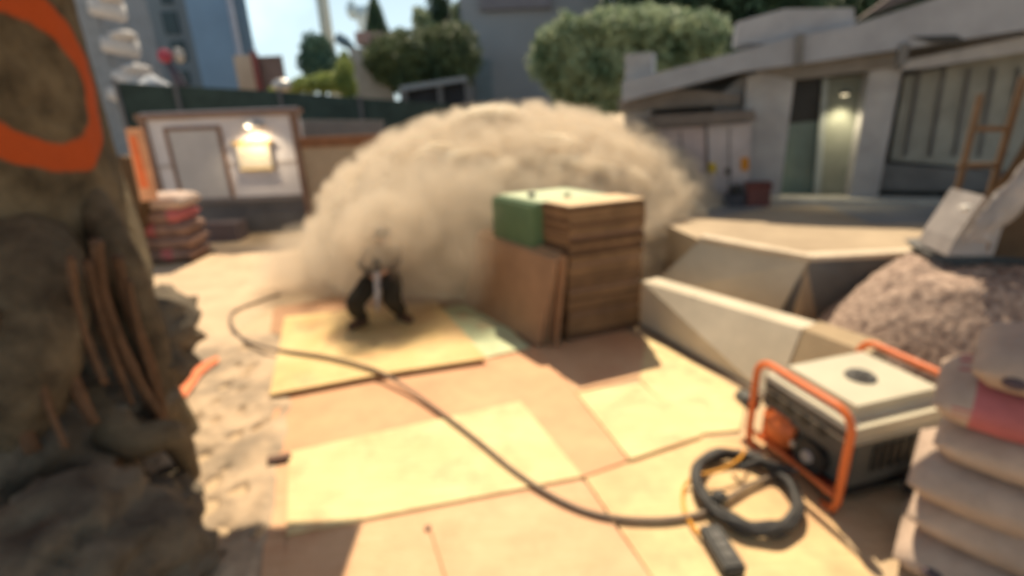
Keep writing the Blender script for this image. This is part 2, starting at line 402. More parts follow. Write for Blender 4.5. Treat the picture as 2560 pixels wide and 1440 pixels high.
a.prism([k0+Vector((-.05, 0, .004)), k1+Vector((-.06, 0, .004)), k1+Vector((-.0, .0, .004)), k0+Vector((0, 0, .004))], (0, 0, .03)); a.build('base_strip', mat('dark_strip', (.20, .15, .11), var=.1), root_k)
# panel joints on the kerb
for f in (.38,):
    p0 = k0.lerp(k1, f); p1 = u0.lerp(u1, f); n_ = Vector((-.93, -.38, 0))*.004
    a = MB(); a.prism([p0+n_, p0+n_+dv*.02, p1+n_+dv*.02, p1+n_], Vector((.01, 0, 0))); a.build('joint', M['frame'], root_k)

# ---------------- boards on the floor ----------------
def ply(name, px, z, th, m, label):
    pts = gp(*px, z=z); a = MB(); a.prism([(p.x, p.y, z) for p in pts], (0, 0, -th)); o = a.build(name, m); return tag(o, label, 'board', 'boards laid over the work floor')
ply('plywood_sheet', [(684, 768), (880, 738), (1095, 742), (1150, 800), (800, 850), (676, 830)], .034, .018, M['ply_d'], 'plywood sheet at the foot of the smoke, shade painted in as brown')  # darker brown puts the smoke's shade into the sheet colour
ply('plywood_sheet', [(712, 792), (1090, 752), (1215, 895), (940, 936), (674, 986)], .095, .022, M['ply_y'], 'yellow plywood sheet under the crouching person')
ply('plywood_sheet', [(690, 962), (1220, 880), (1312, 1008), (676, 1148)], .033, .018, M['ply_p'], 'pinkish plywood sheet crossed by the grey hose')
ply('plywood_sheet', [(722, 1130), (1300, 1003), (1455, 1190), (1240, 1232), (716, 1334)], .048, .018, M['ply_b'], 'bright yellow plywood sheet in the middle of the floor')
ply('timber_plank', [(672, 1162), (724, 1150), (716, 1334), (664, 1342)], .026, .02, M['ply_t'], 'narrow orange timber plank along the left edge of the bright sheet')
ply('timber_plank', [(660, 1345), (716, 1338), (706, 1470), (650, 1470)], .024, .018, M['ply_t'], 'narrow timber plank in the shadow at the bottom of the photo')
ply('green_board', [(1098, 772), (1205, 752), (1322, 868), (1215, 893)], .052, .02, M['ply_g'], 'pale green board lying beside the leaning boards')
ply('plywood_sheet', [(1205, 893), (1335, 866), (1445, 985), (1570, 1150), (1455, 1192)], .03, .016, M['ply_p'], 'pinkish plywood strip running from the green board to the hose')
ply('plywood_sheet', [(1335, 866), (1545, 818), (1605, 845), (1668, 925), (1440, 978)], .016, .012, M['ply_t'], 'tan plywood sheet in the shadow of the board stack')
ply('plywood_sheet', [(1440, 981), (1602, 957), (1755, 1088), (1575, 1148)], .046, .018, M['ply_b'], 'bright yellow plywood sheet in front of the board stack')
ply('plywood_sheet', [(1615, 840), (1868, 985), (1850, 1075), (1745, 1085), (1600, 950)], .022, .018, M['ply_b'], 'pale plywood sheet beside the low wall')
ply('plywood_sheet', [(720, 1338), (1238, 1235), (1452, 1196), (1640, 1460), (1120, 1470), (700, 1470)], .028, .018, M['ply_t'], 'tan plywood sheet with a thin crack at the bottom of the photo')
ply('plywood_sheet', [(1462, 1194), (1750, 1095), (1960, 1085), (2080, 1300), (2200, 1470), (1650, 1470)], .020, .015, mat_ply('sand_plywood', (.60, .36, .19), col2=(.80, .62, .32), scale=1.2), 'sandy plywood sheet under the coiled cable')
# battens under raised sheets
a = MB(); a.box(G(700, 1152, .03)+Vector((0, 0, .02)), (.17, .05, .05), Matrix.Rotation(.25, 3, 'Z')); o = a.build('wood_block', M['frame']); tag(o, 'small dark wood block at the corner of the bright sheet', 'block')
a = MB(); a.tube([G(1070, 1322, .03)+Vector((0, 0, .0)), G(1070, 1322, .03)+Vector((0, 0, .012))], .022, 14); o = a.build('wood_knot', M['frame']); tag(o, 'dark round knot in the tan sheet', 'wood_knot')  # flat dark disc drawn as a knot in the sheet
a = MB(); pp = [G(1078, 1330, .031), G(1090, 1370, .031), G(1100, 1400, .031), G(1115, 1450, .031)]; a.tube(pp, .006, 6); o = a.build('crack_line', M['ply_d']); tag(o, 'thin brown crack running down from the knot', 'board_crack')  # thin brown tube drawn as the crack in the sheet
# orange spray mark on the ground
a = MB(); pp = gp((425, 1000), (470, 930), (510, 905), (545, 890), (548, 902), (505, 935), (470, 985), (440, 1015), z=.075)
a.prism(pp, (0, 0, .004)); o = a.build('spray_mark', mat('orange_spray', (.75, .22, .10), var=.2)); tag(o, 'orange spray paint mark on the dirt beside the trunk', 'paint mark')

# ---------------- tree with exposed roots ----------------
tree = empty('tree', TC, 'thick brown tree trunk with orange painted ring and exposed roots', 'tree')
bm = bmesh.new(); NS, NZ = 96, 90; rings = []
for j in range(NZ+1):
    z = -.05 + 6.0*j/NZ; row = []
    for i in range(NS):
        th = 2*math.pi*i/NS; d = Vector((math.cos(th), math.sin(th), 0))
        r = TR + .02*max(0, 2-z) + .12*max(0, .5-z)
        r *= 1 + .045*noise.fractal(Vector((d.x*2, d.y*2, z*.6)), .8, 2, 4)
        if z < 1.5:
            r *= 1 - (1.5-z)/1.5*.30*(.5+.5*math.cos(th*7+1.2+z))
        row.append(bm.verts.new(TC + d*r + Vector((0, 0, z))))
    rings.append(row)
for j in range(NZ):
    for i in range(NS): bm.faces.new((rings[j][i], rings[j][(i+1) % NS], rings[j+1][(i+1) % NS], rings[j+1][i]))
me = bpy.data.meshes.new('trunk'); bm.to_mesh(me); bm.free(); me.materials.append(mb_)
for p in me.polygons: p.use_smooth = True
o = bpy.data.objects.new('trunk', me); COL.objects.link(o); o.parent = tree; bpy.context.view_layer.update(); o.matrix_parent_inverse = tree.matrix_world.inverted()
def root(px, rr, m, n=6):
    pts = cat_rom([P(x, y, Y) for x, y, Y in px], n); k = len(pts)
    a = MB(); a.tube(pts, [rr[0]+(rr[1]-rr[0])*i/(k-1)+.01*noise.noise(pts[i]*5) for i in range(k)], 10); return a.build('root', m, tree, True)
root([(240, 600, 3.0), (262, 760, 3.0), (330, 920, 3.0), (395, 1040, 3.05), (455, 1180, 3.1)], (.036, .03), M['root'])
root([(292, 640, 3.15), (325, 780, 3.15), (385, 930, 3.2), (410, 1060, 3.2)], (.034, .026), M['root'])
root([(120, 740, 2.7), (160, 900, 2.65), (235, 1060, 2.6)], (.034, .034), M['root'])
root([(-30, 780, 2.5), (20, 980, 2.45), (85, 1130, 2.4)], (.045, .036), M['root'])
root([(270, 1130, 2.7), (300, 1210, 2.6), (320, 1290, 2.5)], (.05, .03), M['root'])
root([(150, 1330, 2.3), (185, 1390, 2.25), (215, 1470, 2.2)], (.034, .026), M['root'])
root([(215, 650, 2.9), (262, 830, 2.9), (330, 1010, 2.9)], (.022, .018), M['root'])
root([(175, 640, 2.75), (200, 800, 2.75), (262, 960, 2.7)], (.024, .018), M['root'])
root([(320, 700, 3.1), (352, 860, 3.1), (398, 1000, 3.1)], (.022, .016), M['root'])
root([(90, 900, 2.5), (120, 1010, 2.45), (165, 1120, 2.4)], (.026, .02), M['root'])
root([(250, 1200, 2.4), (270, 1300, 2.35), (300, 1400, 2.3)], (.022, .016), M['root'])
root([(215, 470, 3.75), (275, 600, 3.5), (325, 740, 3.4), (365, 900, 3.35), (375, 1040, 3.3)], (.10, .19), M['bark'])
root([(60, 620, 3.3), (70, 680, 3.0), (90, 760, 2.8), (80, 900, 2.6), (20, 1080, 2.5)], (.30, .20), M['bark'])
root([(210, 1000, 2.9), (320, 1100, 2.75), (430, 1090, 2.9), (480, 1190, 3.1)], (.15, .06), M['bark'])
# earth lumps round the roots
a = MB()
for (x, y, Y, s_, sd) in ((250, 1000, 3.25, .50, 1), (60, 1150, 2.75, .62, 2), (150, 1400, 2.1, .52, 3), (330, 1330, 2.55, .34, 4), (-60, 900, 3.1, .6, 5), (440, 1400, 2.35, .22, 7), (300, 850, 3.6, .5, 8), (410, 1250, 2.85, .22, 9)):
    p = P(x, y, Y); a.ball(p, (s_, s_, s_*.8), 4, .35, 1.3, sd)
o = a.build('root_ball_earth', M['earth'], tree, True)
# crown limbs high above
a = MB(); a.tube([TC+Vector((0, 0, 5.8)), TC+Vector((-.6, -.4, 7.5)), TC+Vector((-1.6, -1, 9))], [.7, .4, .2], 12); a.tube([TC+Vector((0, 0, 5.8)), TC+Vector((-.8, .8, 7.2)), TC+Vector((-2, 1.6, 9))], [.6, .4, .2], 12)
a.build('limb', M['bark'], tree, True)
leaves('crown', [(TC+Vector((-1.8, -1.2, 9.5)), (2.2, 2.2, 1.3)), (TC+Vector((-3.2, 1.6, 9.3)), (2, 2, 1.3)), (TC+Vector((-.6, -2.2, 8.6)), (1.7, 1.4, 1))], 4500, .12, M['leaf_d'], tree, 5)

# ---------------- smoke ----------------
bm = bmesh.new(); rnd = random.Random(11)
def sph(c, r, sub=3):
    g_ = bmesh.ops.create_icosphere(bm, subdivisions=sub, radius=1); bmesh.ops.transform(bm, matrix=Matrix.Translation(c) @ Matrix.Diagonal((*r, 1)), verts=g_['verts'])
SC = Vector((.12, 9.6, 0))
g_ = bmesh.ops.create_icosphere(bm, subdivisions=6, radius=1)
for v in g_['verts']:
    d = v.co; e_ = 2.7
    k = (abs(d.x)**2.05+abs(d.y)**e_+abs(d.z)**2.05)**(-1/2.2)
    v.co = SC+Vector((d.x*k*3.34, d.y*k*2.42, d.z*k*2.30))
for i in range(300):
    th = rnd.uniform(0, 2*math.pi); ph = math.asin(rnd.uniform(0, 1))
    d = Vector((math.cos(th)*math.cos(ph), math.sin(th)*math.cos(ph), math.sin(ph)))
    k = (abs(d.x)**2.05+abs(d.y)**2.7+abs(d.z)**2.05)**(-1/2.2)*.92
    r = rnd.uniform(.18, .36)
    sph(SC+Vector((d.x*k*3.5, d.y*k*2.55, d.z*k*2.42)), (r*1.6, r*1.1, r*.85), 2)
sph(SC+Vector((-.35, -.3, 2.35)), (.75, .6, .36)); sph((3.3, 8.9, .3), (1.0, .8, .6))
me = bpy.data.meshes.new('smoke'); bm.to_mesh(me); bm.free(); me.materials.append(M['smoke'])
o = bpy.data.objects.new('smoke_cloud', me); COL.objects.link(o)
tag(o, 'huge billowing tan smoke cloud rising behind the board stack', 'smoke', kind='stuff')
md = o.modifiers.new('r', 'REMESH'); md.mode = 'VOXEL'; md.voxel_size = .055; md.use_smooth_shade = True
md = o.modifiers.new('s', 'SMOOTH'); md.iterations = 22
tx = bpy.data.textures.new('smoke_noise', 'CLOUDS'); tx.noise_scale = .34; tx.noise_depth = 3
md = o.modifiers.new('d', 'DISPLACE'); md.texture = tx; md.strength = .07; md.mid_level = .5; md.texture_coords = 'LOCAL'

def fringe(name, c, rad, ex, lo, hi, dens, nscale, nlo=.42, nhi=.62):
    """soft volume of smoke: dense inside, thinning out to its edge"""
    bm = bmesh.new(); g_ = bmesh.ops.create_icosphere(bm, subdivisions=4, radius=1)
    for v in g_['verts']:
        d = v.co; k = (abs(d.x)**ex+abs(d.y)**ex+abs(d.z)**ex)**(-1/ex)*hi*1.02
        v.co = Vector((d.x*k*rad[0], d.y*k*rad[1], d.z*k*rad[2]))
        if v.co.z+c[2] < .10: v.co.z = .10-c[2]
    me = bpy.data.meshes.new(name); bm.to_mesh(me); bm.free()
    m = bpy.data.materials.new(name); m.use_nodes = True; t = m.node_tree; t.nodes.clear()
    out = t.nodes.new('ShaderNodeOutputMaterial'); pv = t.nodes.new('ShaderNodeVolumePrincipled'); t.links.new(pv.outputs[0], out.inputs['Volume'])
    pv.inputs['Color'].default_value = (.87, .76, .62, 1); pv.inputs['Anisotropy'].default_value = 0
    tc_ = t.nodes.new('ShaderNodeTexCoord'); sp = t.nodes.new('ShaderNodeSeparateXYZ'); t.links.new(tc_.outputs['Object'], sp.inputs[0])
    def mth(op, a_, b_=None):
        n = t.nodes.new('ShaderNodeMath'); n.operation = op
        for i, q in enumerate((a_, b_)):
            if q is None: continue
            if isinstance(q, (int, float)): n.inputs[i].default_value = q
            else: t.links.new(q, n.inputs[i])
        return n.outputs[0]
    tot = None
    for i in range(3):
        q = mth('POWER', mth('ABSOLUTE', mth('DIVIDE', sp.outputs[i], rad[i])), ex); tot = q if tot is None else mth('ADD', tot, q)
    e = mth('POWER', tot, 1/ex)
    n = t.nodes.new('ShaderNodeTexNoise'); n.inputs['Scale'].default_value = nscale; n.inputs['Detail'].default_value = 4; t.links.new(tc_.outputs['Object'], n.inputs['Vector'])
    e = mth('ADD', e, mth('MULTIPLY', mth('SUBTRACT', n.outputs['Fac'], .5), (hi-lo)*1.45))
    mr_ = t.nodes.new('ShaderNodeMapRange'); t.links.new(e, mr_.inputs['Value'])
    mr_.inputs['From Min'].default_value = hi; mr_.inputs['From Max'].default_value = lo; mr_.inputs['To Min'].default_value = 0; mr_.inputs['To Max'].default_value = dens
    t.links.new(mr_.outputs[0], pv.inputs['Density'])
    me.materials.append(m); ob = bpy.data.objects.new(name, me); COL.objects.link(ob); ob.location = c; return ob
smoke_o = o
f1 = fringe('smoke_fringe', (SC.x, SC.y, 0), (3.45, 2.52, 2.38), 2.1, .90, 1.15, 12, 3.4); f1.parent = smoke_o
f2 = fringe('smoke_wisp', (-1.62, 6.64, 1.12), (.66, .80, .52), 2, .3, 1.1, 5.2, 2.8); f2.parent = smoke_o
f3 = fringe('smoke_wisp', (-1.0, 7.3, .85), (1.8, 1.3, 1.15), 2, .25, 1.1, 2.4, 1.6); f3.parent = smoke_o
f4 = fringe('smoke_wisp', (-2.75, 8.1, .28), (1.5, 1.05, .75), 2, .1, 1.1, 3, 1.6); f4.parent = smoke_o
S.cycles.volume_bounces = 3; S.cycles.volume_step_rate = 1.0; S.cycles.volume_max_steps = 128

# ---------------- person ----------------
per = empty('person', (-1.66, 6.2, .06), 'crouching person in dark clothes at the front edge of the smoke', 'person')
ZF = .06
J = {  # joint: (pos, radius, parent)
 'pelvis': ((-1.60, 6.42, .74), .145, None), 'waist': ((-1.59, 6.46, .90), .13, 'pelvis'), 'chest': ((-1.58, 6.46, 1.12), .165, 'waist'), 'upper': ((-1.57, 6.44, 1.26), .13, 'chest'),
 'neck': ((-1.57, 6.42, 1.36), .06, 'upper'), 'head': ((-1.57, 6.38, 1.46), .10, 'neck'), 'crown': ((-1.57, 6.39, 1.57), .085, 'head'),
 'lhip': ((-1.72, 6.38, .70), .115, 'pelvis'), 'lknee': ((-1.88, 6.02, .50), .085, 'lhip'), 'lcalf': ((-1.89, 6.16, .30), .075, 'lknee'), 'lank': ((-1.86, 6.24, ZF+.07), .05, 'lcalf'), 'ltoe': ((-1.99, 6.06, ZF+.035), .04, 'lank'),
 'rhip': ((-1.48, 6.38, .70), .115, 'pelvis'), 'rknee': ((-1.45, 6.08, .48), .082, 'rhip'), 'rcalf': ((-1.40, 6.26, .28), .07, 'rknee'), 'rank': ((-1.42, 6.36, ZF+.07), .05, 'rcalf'), 'rtoe': ((-1.27, 6.22, ZF+.035), .04, 'rank'),
 'lsh': ((-1.76, 6.42, 1.24), .07, 'upper'), 'lelb': ((-1.82, 6.30, 1.00), .052, 'lsh'), 'lwri': ((-1.66, 6.16, .86), .034, 'lelb'), 'lhand': ((-1.61, 6.13, .83), .035, 'lwri'),
 'rsh': ((-1.38, 6.42, 1.24), .07, 'upper'), 'relb': ((-1.36, 6.28, 1.0), .052, 'rsh'), 'rwri': ((-1.50, 6.16, .92), .034, 'relb'), 'rhand': ((-1.55, 6.13, .90), .035, 'rwri')}
# fingers
for s_, base in (('l', Vector((-1.61, 6.13, .83))), ('r', Vector((-1.55, 6.13, .90)))):
    sg = 1 if s_ == 'l' else -1
    for f in range(4):
        b0 = base+Vector((sg*.02, -.012, .024-.016*f)); L = (.034, .038, .036, .028)[f]
        J[f'{s_}f{f}a'] = (tuple(b0), .0095, s_+'hand'); J[f'{s_}f{f}b'] = (tuple(b0+Vector((sg*L, -.018, -.004))), .0085, f'{s_}f{f}a'); J[f'{s_}f{f}c'] = (tuple(b0+Vector((sg*L*1.3, .012, -.006))), .0075, f'{s_}f{f}b')
    J[s_+'t0'] = (tuple(base+Vector((0, .0, .035))), .011, s_+'hand'); J[s_+'t1'] = (tuple(base+Vector((sg*.03, -.01, .055))), .009, s_+'t0')
for n_ in J:
    p_, r_, q_ = J[n_]; thick = 1.5 if (n_[1:] in ('hip', 'knee', 'calf') or n_ in ('pelvis', 'waist')) else 1
    hd_ = 1 if n_ in ('head', 'crown', 'neck') else (.6 if n_ in ('chest', 'upper', 'lsh', 'rsh') else 0)
    J[n_] = ((p_[0], p_[1]+.12*hd_, p_[2]-.12*hd_), r_*thick, q_)
names = list(J); me = bpy.data.meshes.new('body')
me.from_pydata([J[n][0] for n in names], [(names.index(J[n][2]), names.index(n)) for n in names if J[n][2]], [])
o = bpy.data.objects.new('body', me); COL.objects.link(o)
o.modifiers.new('skin', 'SKIN'); o.modifiers['skin'].use_smooth_shade = True
for i, n in enumerate(names):
    sv = me.skin_vertices[0].data[i]; sv.radius = (J[n][1],)*2; sv.use_root = (n == 'pelvis')
o.modifiers.new('sub', 'SUBSURF').levels = 1; o.modifiers['sub'].render_levels = 1
bpy.context.view_layer.update()
dg = bpy.context.evaluated_depsgraph_get(); me2 = bpy.data.meshes.new_from_object(o.evaluated_get(dg)); bpy.data.objects.remove(o)
for m_ in (M['skin'], M['cloth'], M['vest']): me2.materials.append(m_)
hl, hr = Vector((-1.61, 6.13, .83)), Vector((-1.55, 6.13, .90))
for p in me2.polygons:
    c = p.center; p.use_smooth = True
    if c.z > 1.23 or (c-hl).length < .085 or (c-hr).length < .085: p.material_index = 0
    elif c.z < .82 and not (c.y < 6.2 and c.z > .75): p.material_index = 1
    else: p.material_index = 2
body = bpy.data.objects.new('body', me2); COL.objects.link(body); body.parent = per; bpy.context.view_layer.update(); body.matrix_parent_inverse = per.matrix_world.inverted()
a = MB(); a.ball((-1.57, 6.52, 1.41), (.105, .115, .10), 3, .08, 2); a.build('hair', M['black'], per, True)
a = MB(); a.ball((-1.575, 6.405, 1.355), (.016, .025, .028), 2); a.build('nose', M['skin'], per, True)
for sx in (-1, 1):
    a = MB(); a.ball((-1.57+sx*.035, 6.41, 1.385), (.013, .010, .009), 2); a.build('eye', M['black'], per, True)
    a = MB(); a.ball((-1.57+sx*.105, 6.50, 1.36), (.012, .024, .034), 2); a.build('ear', M['skin'], per, True)
a = MB(); a.ball((-1.57, 6.405, 1.315), (.026, .010, .008), 2); a.build('mouth', M['redbox'], per, True)
def boot(an, toe):
    an = Vector(an); toe = Vector(toe); d = (toe-an); d.z = 0; d.normalize(); rot = Matrix.Rotation(math.atan2(d.y, d.x), 3, 'Z')
    a = MB(); a.ball(an+d*.09+Vector((0, 0, .0)), (.155, .058, .058), 3, 0, 1, 0, rot); a.box(an+d*.085+Vector((0, 0, -.048)), (.29, .10, .03), rot, .012); a.tube([an+Vector((0, 0, -.02)), an+Vector((0, 0, .11))], [.062, .066], 14)
    a.build('boot', M['boot'], per, True)
boot((-1.86, 6.24, ZF+.065), (-1.99, 6.06, 0)); boot((-1.42, 6.36, ZF+.065), (-1.27, 6.22, 0))
a = MB(); a.box((-1.82, 6.36, .66), (.14, .16, .18), Matrix.Rotation(.4, 3, 'Z'), .03); a.build('holster', M['cloth'], per)
per.location += Vector((-.04, -.2, .037)); per.scale = (1.02, 1, .82)
# rifle held upright between the knees
rif = empty('rifle', (-1.58, 6.10, .7), 'pale grey rifle held low between the person\'s knees', 'rifle')
gA = Vector((-1.62, 6.06, .30)); gB = Vector((-1.57, 6.12, .98)); dg_ = (gB-gA).normalized()
rq = Vector((0, 0, 1)).rotation_difference(dg_).to_matrix()
mm_ = mat('pale_gunmetal', (.36, .36, .40), var=.1, rough=.5)
a = MB(); a.box(gA.lerp(gB, .62), (.07, .05, .36), rq, .008); a.build('receiver', mm_, rif)
a = MB(); a.tube([gA, gA.lerp(gB, .4)], .014, 10); a.build('barrel', mm_, rif)
a = MB(); a.box(gA.lerp(gB, .36), (.055, .045, .16), rq, .008); a.build('handguard', mm_, rif)
a = MB(); a.box(gA.lerp(gB, 1.0), (.085, .04, .2), rq, .01); a.build('stock', M['black'], rif)
a = MB(); a.box(gA.lerp(gB, .55)+Vector((.06, 0, 0)), (.13, .03, .06), rq, .006); a.build('magazine', M['black'], rif)

rif.location += Vector((-.04, -.2, -.03)); rif.scale = (1, 1, .82)
# ---------------- board stack ----------------
bA, bB = Vector((.64, 5.44, 0)), Vector((1.545, 5.77, 0))
ux = (bB-bA).normalized(); uy = Vector((-.55, .835, 0)); Wd = (bB-bA).length; Ld = 1.45
rotS = Matrix((ux, uy, Vector((0, 0, 1)))).transposed()
def loc(x, y, z): return bA+ux*x+uy*y+Vector((0, 0, z))
labs = ['bundle of brown boards at the bottom of the stack', 'bundle of brown boards second from the bottom of the stack', 'bundle of brown boards third from the bottom of the stack', 'bundle of brown boards fourth from the bottom, level with the tops of the leaning boards', 'bundle of brown boards on top of the stack with paler upper face']
zz = .012; hs = [.30, .30, .31, .32, .35]
for i, h in enumerate(hs):
    jx, jy = random.uniform(-.012, .012), random.uniform(-.012, .012)
    rt_ = empty('board_bundle', loc(Wd/2, Ld/2, zz), labs[i], 'board bundle', 'board bundles in the stack')
    yl = Ld if i < 3 else .46
    bh = h-.024; nb = 7
    a = MB()
    for k in range(nb):
        q = random.uniform(-.007, .007)
        n0 = len(a.bm.faces); a.box(loc(Wd/2+jx+q, yl/2+jy+random.uniform(-.012, .012), zz+.024+bh*(k+.5)/nb), (Wd, yl, bh/nb*.93), rotS)
        a.bm.faces.ensure_lookup_table()
        for fc_ in a.bm.faces[n0:]: fc_.material_index = random.choice((0, 0, 1))
    a.build('boards', [M['wood'], M['wood_b']], rt_)
    if i == 4:
        a = MB(); a.box(loc(Wd/2+jx, yl/2+jy, zz+.024+bh+.008), (Wd*.99, yl*.99, .012), rotS); a.build('top_board', M['wood_l'], rt_)  # top board given a paler tone
    a = MB()
    for xx in (.18, .5, .82): a.box(loc(Wd*xx, yl/2, zz+.012), (.29, yl*.98, .022), rotS)
    a.build('spacers', M['frame'], rt_)
    zz += h
ZT = zz
zg = .012+sum(hs[:3])
gb = empty('green_board_bundle', loc(Wd/2, 1.0, zg), 'green wrapped board bundle behind the brown boards, on top of the stack', 'board bundle')
a = MB(); a.box(loc(Wd/2-.045, .47+.48, zg+.32), (Wd+.09, .94, .655), rotS, .03); a.build('boards', M['green'], gb)
a = MB(); a.box(loc(Wd/2, .47+.48, zg+.658), (Wd*.97, .90, .010), rotS); a.build('top_sheet', mat('pale_green_top', (.50, .56, .38), var=.1), gb)
a = MB(); a.ball(loc(.18, .95, zg+.69), (.05, .05, .03), 3, .3, 2, 3); o = a.build('sand_lump', M['dgray'], None, True); tag(o, 'small dark lump lying on the green board bundle', 'stone')
a = MB(); a.ball(loc(.50, .72, zg+.685), (.045, .05, .025), 3, .3, 2, 6); o = a.build('sand_lump', mat('pale_lump', (.55, .5, .32)), None, True); tag(o, 'small pale yellowish lump lying on the green board bundle', 'stone')
# leaning boards on the left side
ll = ['outermost of the boards leaning on the left side of the stack', 'second board from outside leaning on the stack', 'third board from outside leaning on the stack', 'innermost board leaning against the left side of the stack']
for i in range(4):
    off = -.40+.095*i; top = -.055+.012*i-.03
    y0 = -.02-.03*i*(-1)**i; hgt = 1.03+.02*i
    ang = math.atan2((-top+off)*-1, hgt)
    pa = [loc(off, y0, .035), loc(off, Ld+.28, .035), loc(top-.024*(3-i), Ld+.28, hgt), loc(top-.024*(3-i), y0+.02, hgt)]
    a = MB(); a.prism(pa, ux*.021); o = a.build('leaning_board', [M['wood2'], M['wood3'], M['wood2'], M['wood3']][i]); tag(o, ll[i], 'board', 'boards leaning on the stack')

# ---------------- hose, coil, cords ----------------
hz = .075
hp = [G(700, 735, .03), G(640, 755, .03), G(578, 785, .04), G(600, 840, .06), G(680, 872, .105), G(820, 893, .125), G(930, 922, .125), G(985, 950, .105), G(1060, 1000, .075), G(1180, 1090, .07), G(1290, 1180, .065), G(1400, 1250, .055), G(1510, 1290, .05), G(1640, 1300, .05), G(1740, 1287, .05), G(1800, 1260, .06), G(1870, 1215, .06), G(1950, 1185, .05)]
a = MB(); a.tube(cat_rom(hp, 10), .019, 12); o = a.build('hose', M['hose'], None, True); tag(o, 'long grey brown hose snaking across the boards to the coil', 'hose')
cc = G(1872, 1240, .07)
coil = []
pc = [(1866+136*math.cos(t_)*.90-84*math.sin(t_)*.42, 1238+136*math.cos(t_)*.44+84*math.sin(t_)*.90) for t_ in [k*math.pi/8 for k in range(16)]]
cp = [G(x, y, .06) for x, y in pc]
a = MB(); c1 = cat_rom(cp, 8, True); cen = sum(c1, Vector())/len(c1)
for k, (sc, dz) in enumerate(((1, 0), (.96, .045), (1.03, .035))):
    a.tube([cen+(p-cen)*sc+Vector((0, 0, dz+.01*math.sin(i*.4+k))) for i, p in enumerate(c1)], .03, 12, True)
coilo = a.build('cable_coil', M['rubber'], None, True); tag(coilo, 'thick black cable coil lying in front of the generator', 'cable coil')
a = MB(); tp = G(1795, 1262, .07); a.box(tp+Vector((0, 0, .03)), (.11, .09, .13), Matrix.Rotation(.6, 3, 'Z'), .02); a.build('tie', M['black'], coilo)
a = MB(); a.tube([G(1995, 1180, .16), G(1900, 1150, .14), G(1850, 1170, .12), G(1830, 1155, .1)], .02, 8); a.build('loose_end', M['rubber'], coilo, True)
yp = [G(1862, 1128, .15), G(1845, 1150, .15), G(1800, 1175, .13), G(1745, 1190, .10), G(1712, 1215, .05), G(1708, 1260, .045), G(1722, 1300, .045), G(1748, 1335, .06)]
a = MB(); a.tube(cat_rom(yp, 8), .011, 8); o = a.build('orange_cable', M['ycord'], None, True); tag(o, 'thin orange yellow cord from generator to black power strip', 'cord')
# power strip
pA, pB = G(1775, 1338, .04), G(1832, 1432, .04); dv = (pB-pA); Lp = dv.length+.06; dv.normalize(); rp = Matrix((Vector((dv.y, -dv.x, 0)), dv, Vector((0, 0, 1)))).transposed()
ps = empty('power_strip', pA.lerp(pB, .5), 'black power strip box on the boards at the bottom of the photo', 'power strip')
a = MB(); a.box(pA.lerp(pB, .5)+Vector((0, 0, .03)), (.135, Lp, .075), rp, .015); a.build('housing', M['black'], ps)
for k in (-.25, 0, .25):
    a = MB(); a.tube([pA.lerp(pB, .5+k)+Vector((0, 0, .066)), pA.lerp(pB, .5+k)+Vector((0, 0, .072))], .03, 16); a.build('socket', M['dgray'], ps)

# ---------------- generator ----------------
gO = Vector((2.055, 2.66, .02)); gu = Vector((-.262, .965, 0)).normalized(); gv = Vector((gu.y, -gu.x, 0))
GR = Matrix((gu, gv, Vector((0, 0, 1)))).transposed()
def gl(x, y, z): return gO+gu*x+gv*y+Vector((0, 0, z))   # x along the front, y towards the rear
GW, GL, GH = .82, .98, .74
gen = empty('generator', gl(GW/2, GL/2, -.02), 'portable generator with orange tube frame and cream tank', 'generator')
def hoop(y):
    r = .13; pts = []
    pts += [gl(.10, y, .0), gl(0.02, y, .015), gl(0, y, .09)]
    pts += [gl(0, y, .2), gl(0, y, .4), gl(0, y, GH-r)]
    for k in range(1, 7): t = k/7*math.pi/2; pts.append(gl(r-r*math.cos(t), y, GH-r+r*math.sin(t)))
    pts += [gl(r, y, GH), gl(GW/2, y, GH), gl(GW-r, y, GH)]
    for k in range(1, 7): t = k/7*math.pi/2; pts.append(gl(GW-r+r*math.sin(t), y, GH-r+r*math.cos(t)))
    pts += [gl(GW, y, GH-r), gl(GW, y, .4), gl(GW, y, .2), gl(GW, y, .09), gl(GW-.02, y, .015), gl(GW-.10, y, 0)]
    return pts
for y in (0, GL):
    a = MB(); a.tube(hoop(y), .026, 12); a.build('frame_hoop', M['orange'], gen, True)
a = MB(); a.tube([gl(.1, 0, .1), gl(.1, GL, .1)], .018, 8); a.tube([gl(GW-.1, 0, .1), gl(GW-.1, GL, .1)], .018, 8); a.tube([gl(0, .0, .12), gl(GW, 0, .12)], .018, 8)
a.build('frame_rail', M['orange'], gen, True)
# tank
a = MB(); zt0, zt1 = .52, .70
ty0, ty1 = .06, .95
a.box(gl(GW/2, (ty0+ty1)/2, .61), (GW-.05, ty1-ty0, .19), GR)
bmesh.ops.bevel(a.bm, geom=[e_ for e_ in a.bm.edges if (e_.verts[0].co.z+e_.verts[1].co.z)/2 > .66], offset=.095, segments=5, affect='EDGES')
tank = a.build('fuel_tank', M['cream'], gen, False)
a = MB(); a.box(gl(GW/2, .505, .505), (GW-.02, .93, .028), GR, .01); a.build('tank_rim', M['cream'], gen)
a = MB(); cpz = gl(.40, .50, zt1-.005); a.tube([cpz, cpz+Vector((0, 0, .02)), cpz+Vector((0, 0, .035))], [.10, .10, .085], 24); a.tube([cpz+Vector((0, 0, .034)), cpz+Vector((0, 0, .055))], [.05, .045], 20); a.build('filler_cap', M['dgray'], gen, False)
# body
a = MB(); a.box(gl(GW/2, .50, .30), (GW-.09, .80, .37), GR, .02); a.build('engine_cover', M['gray'], gen)
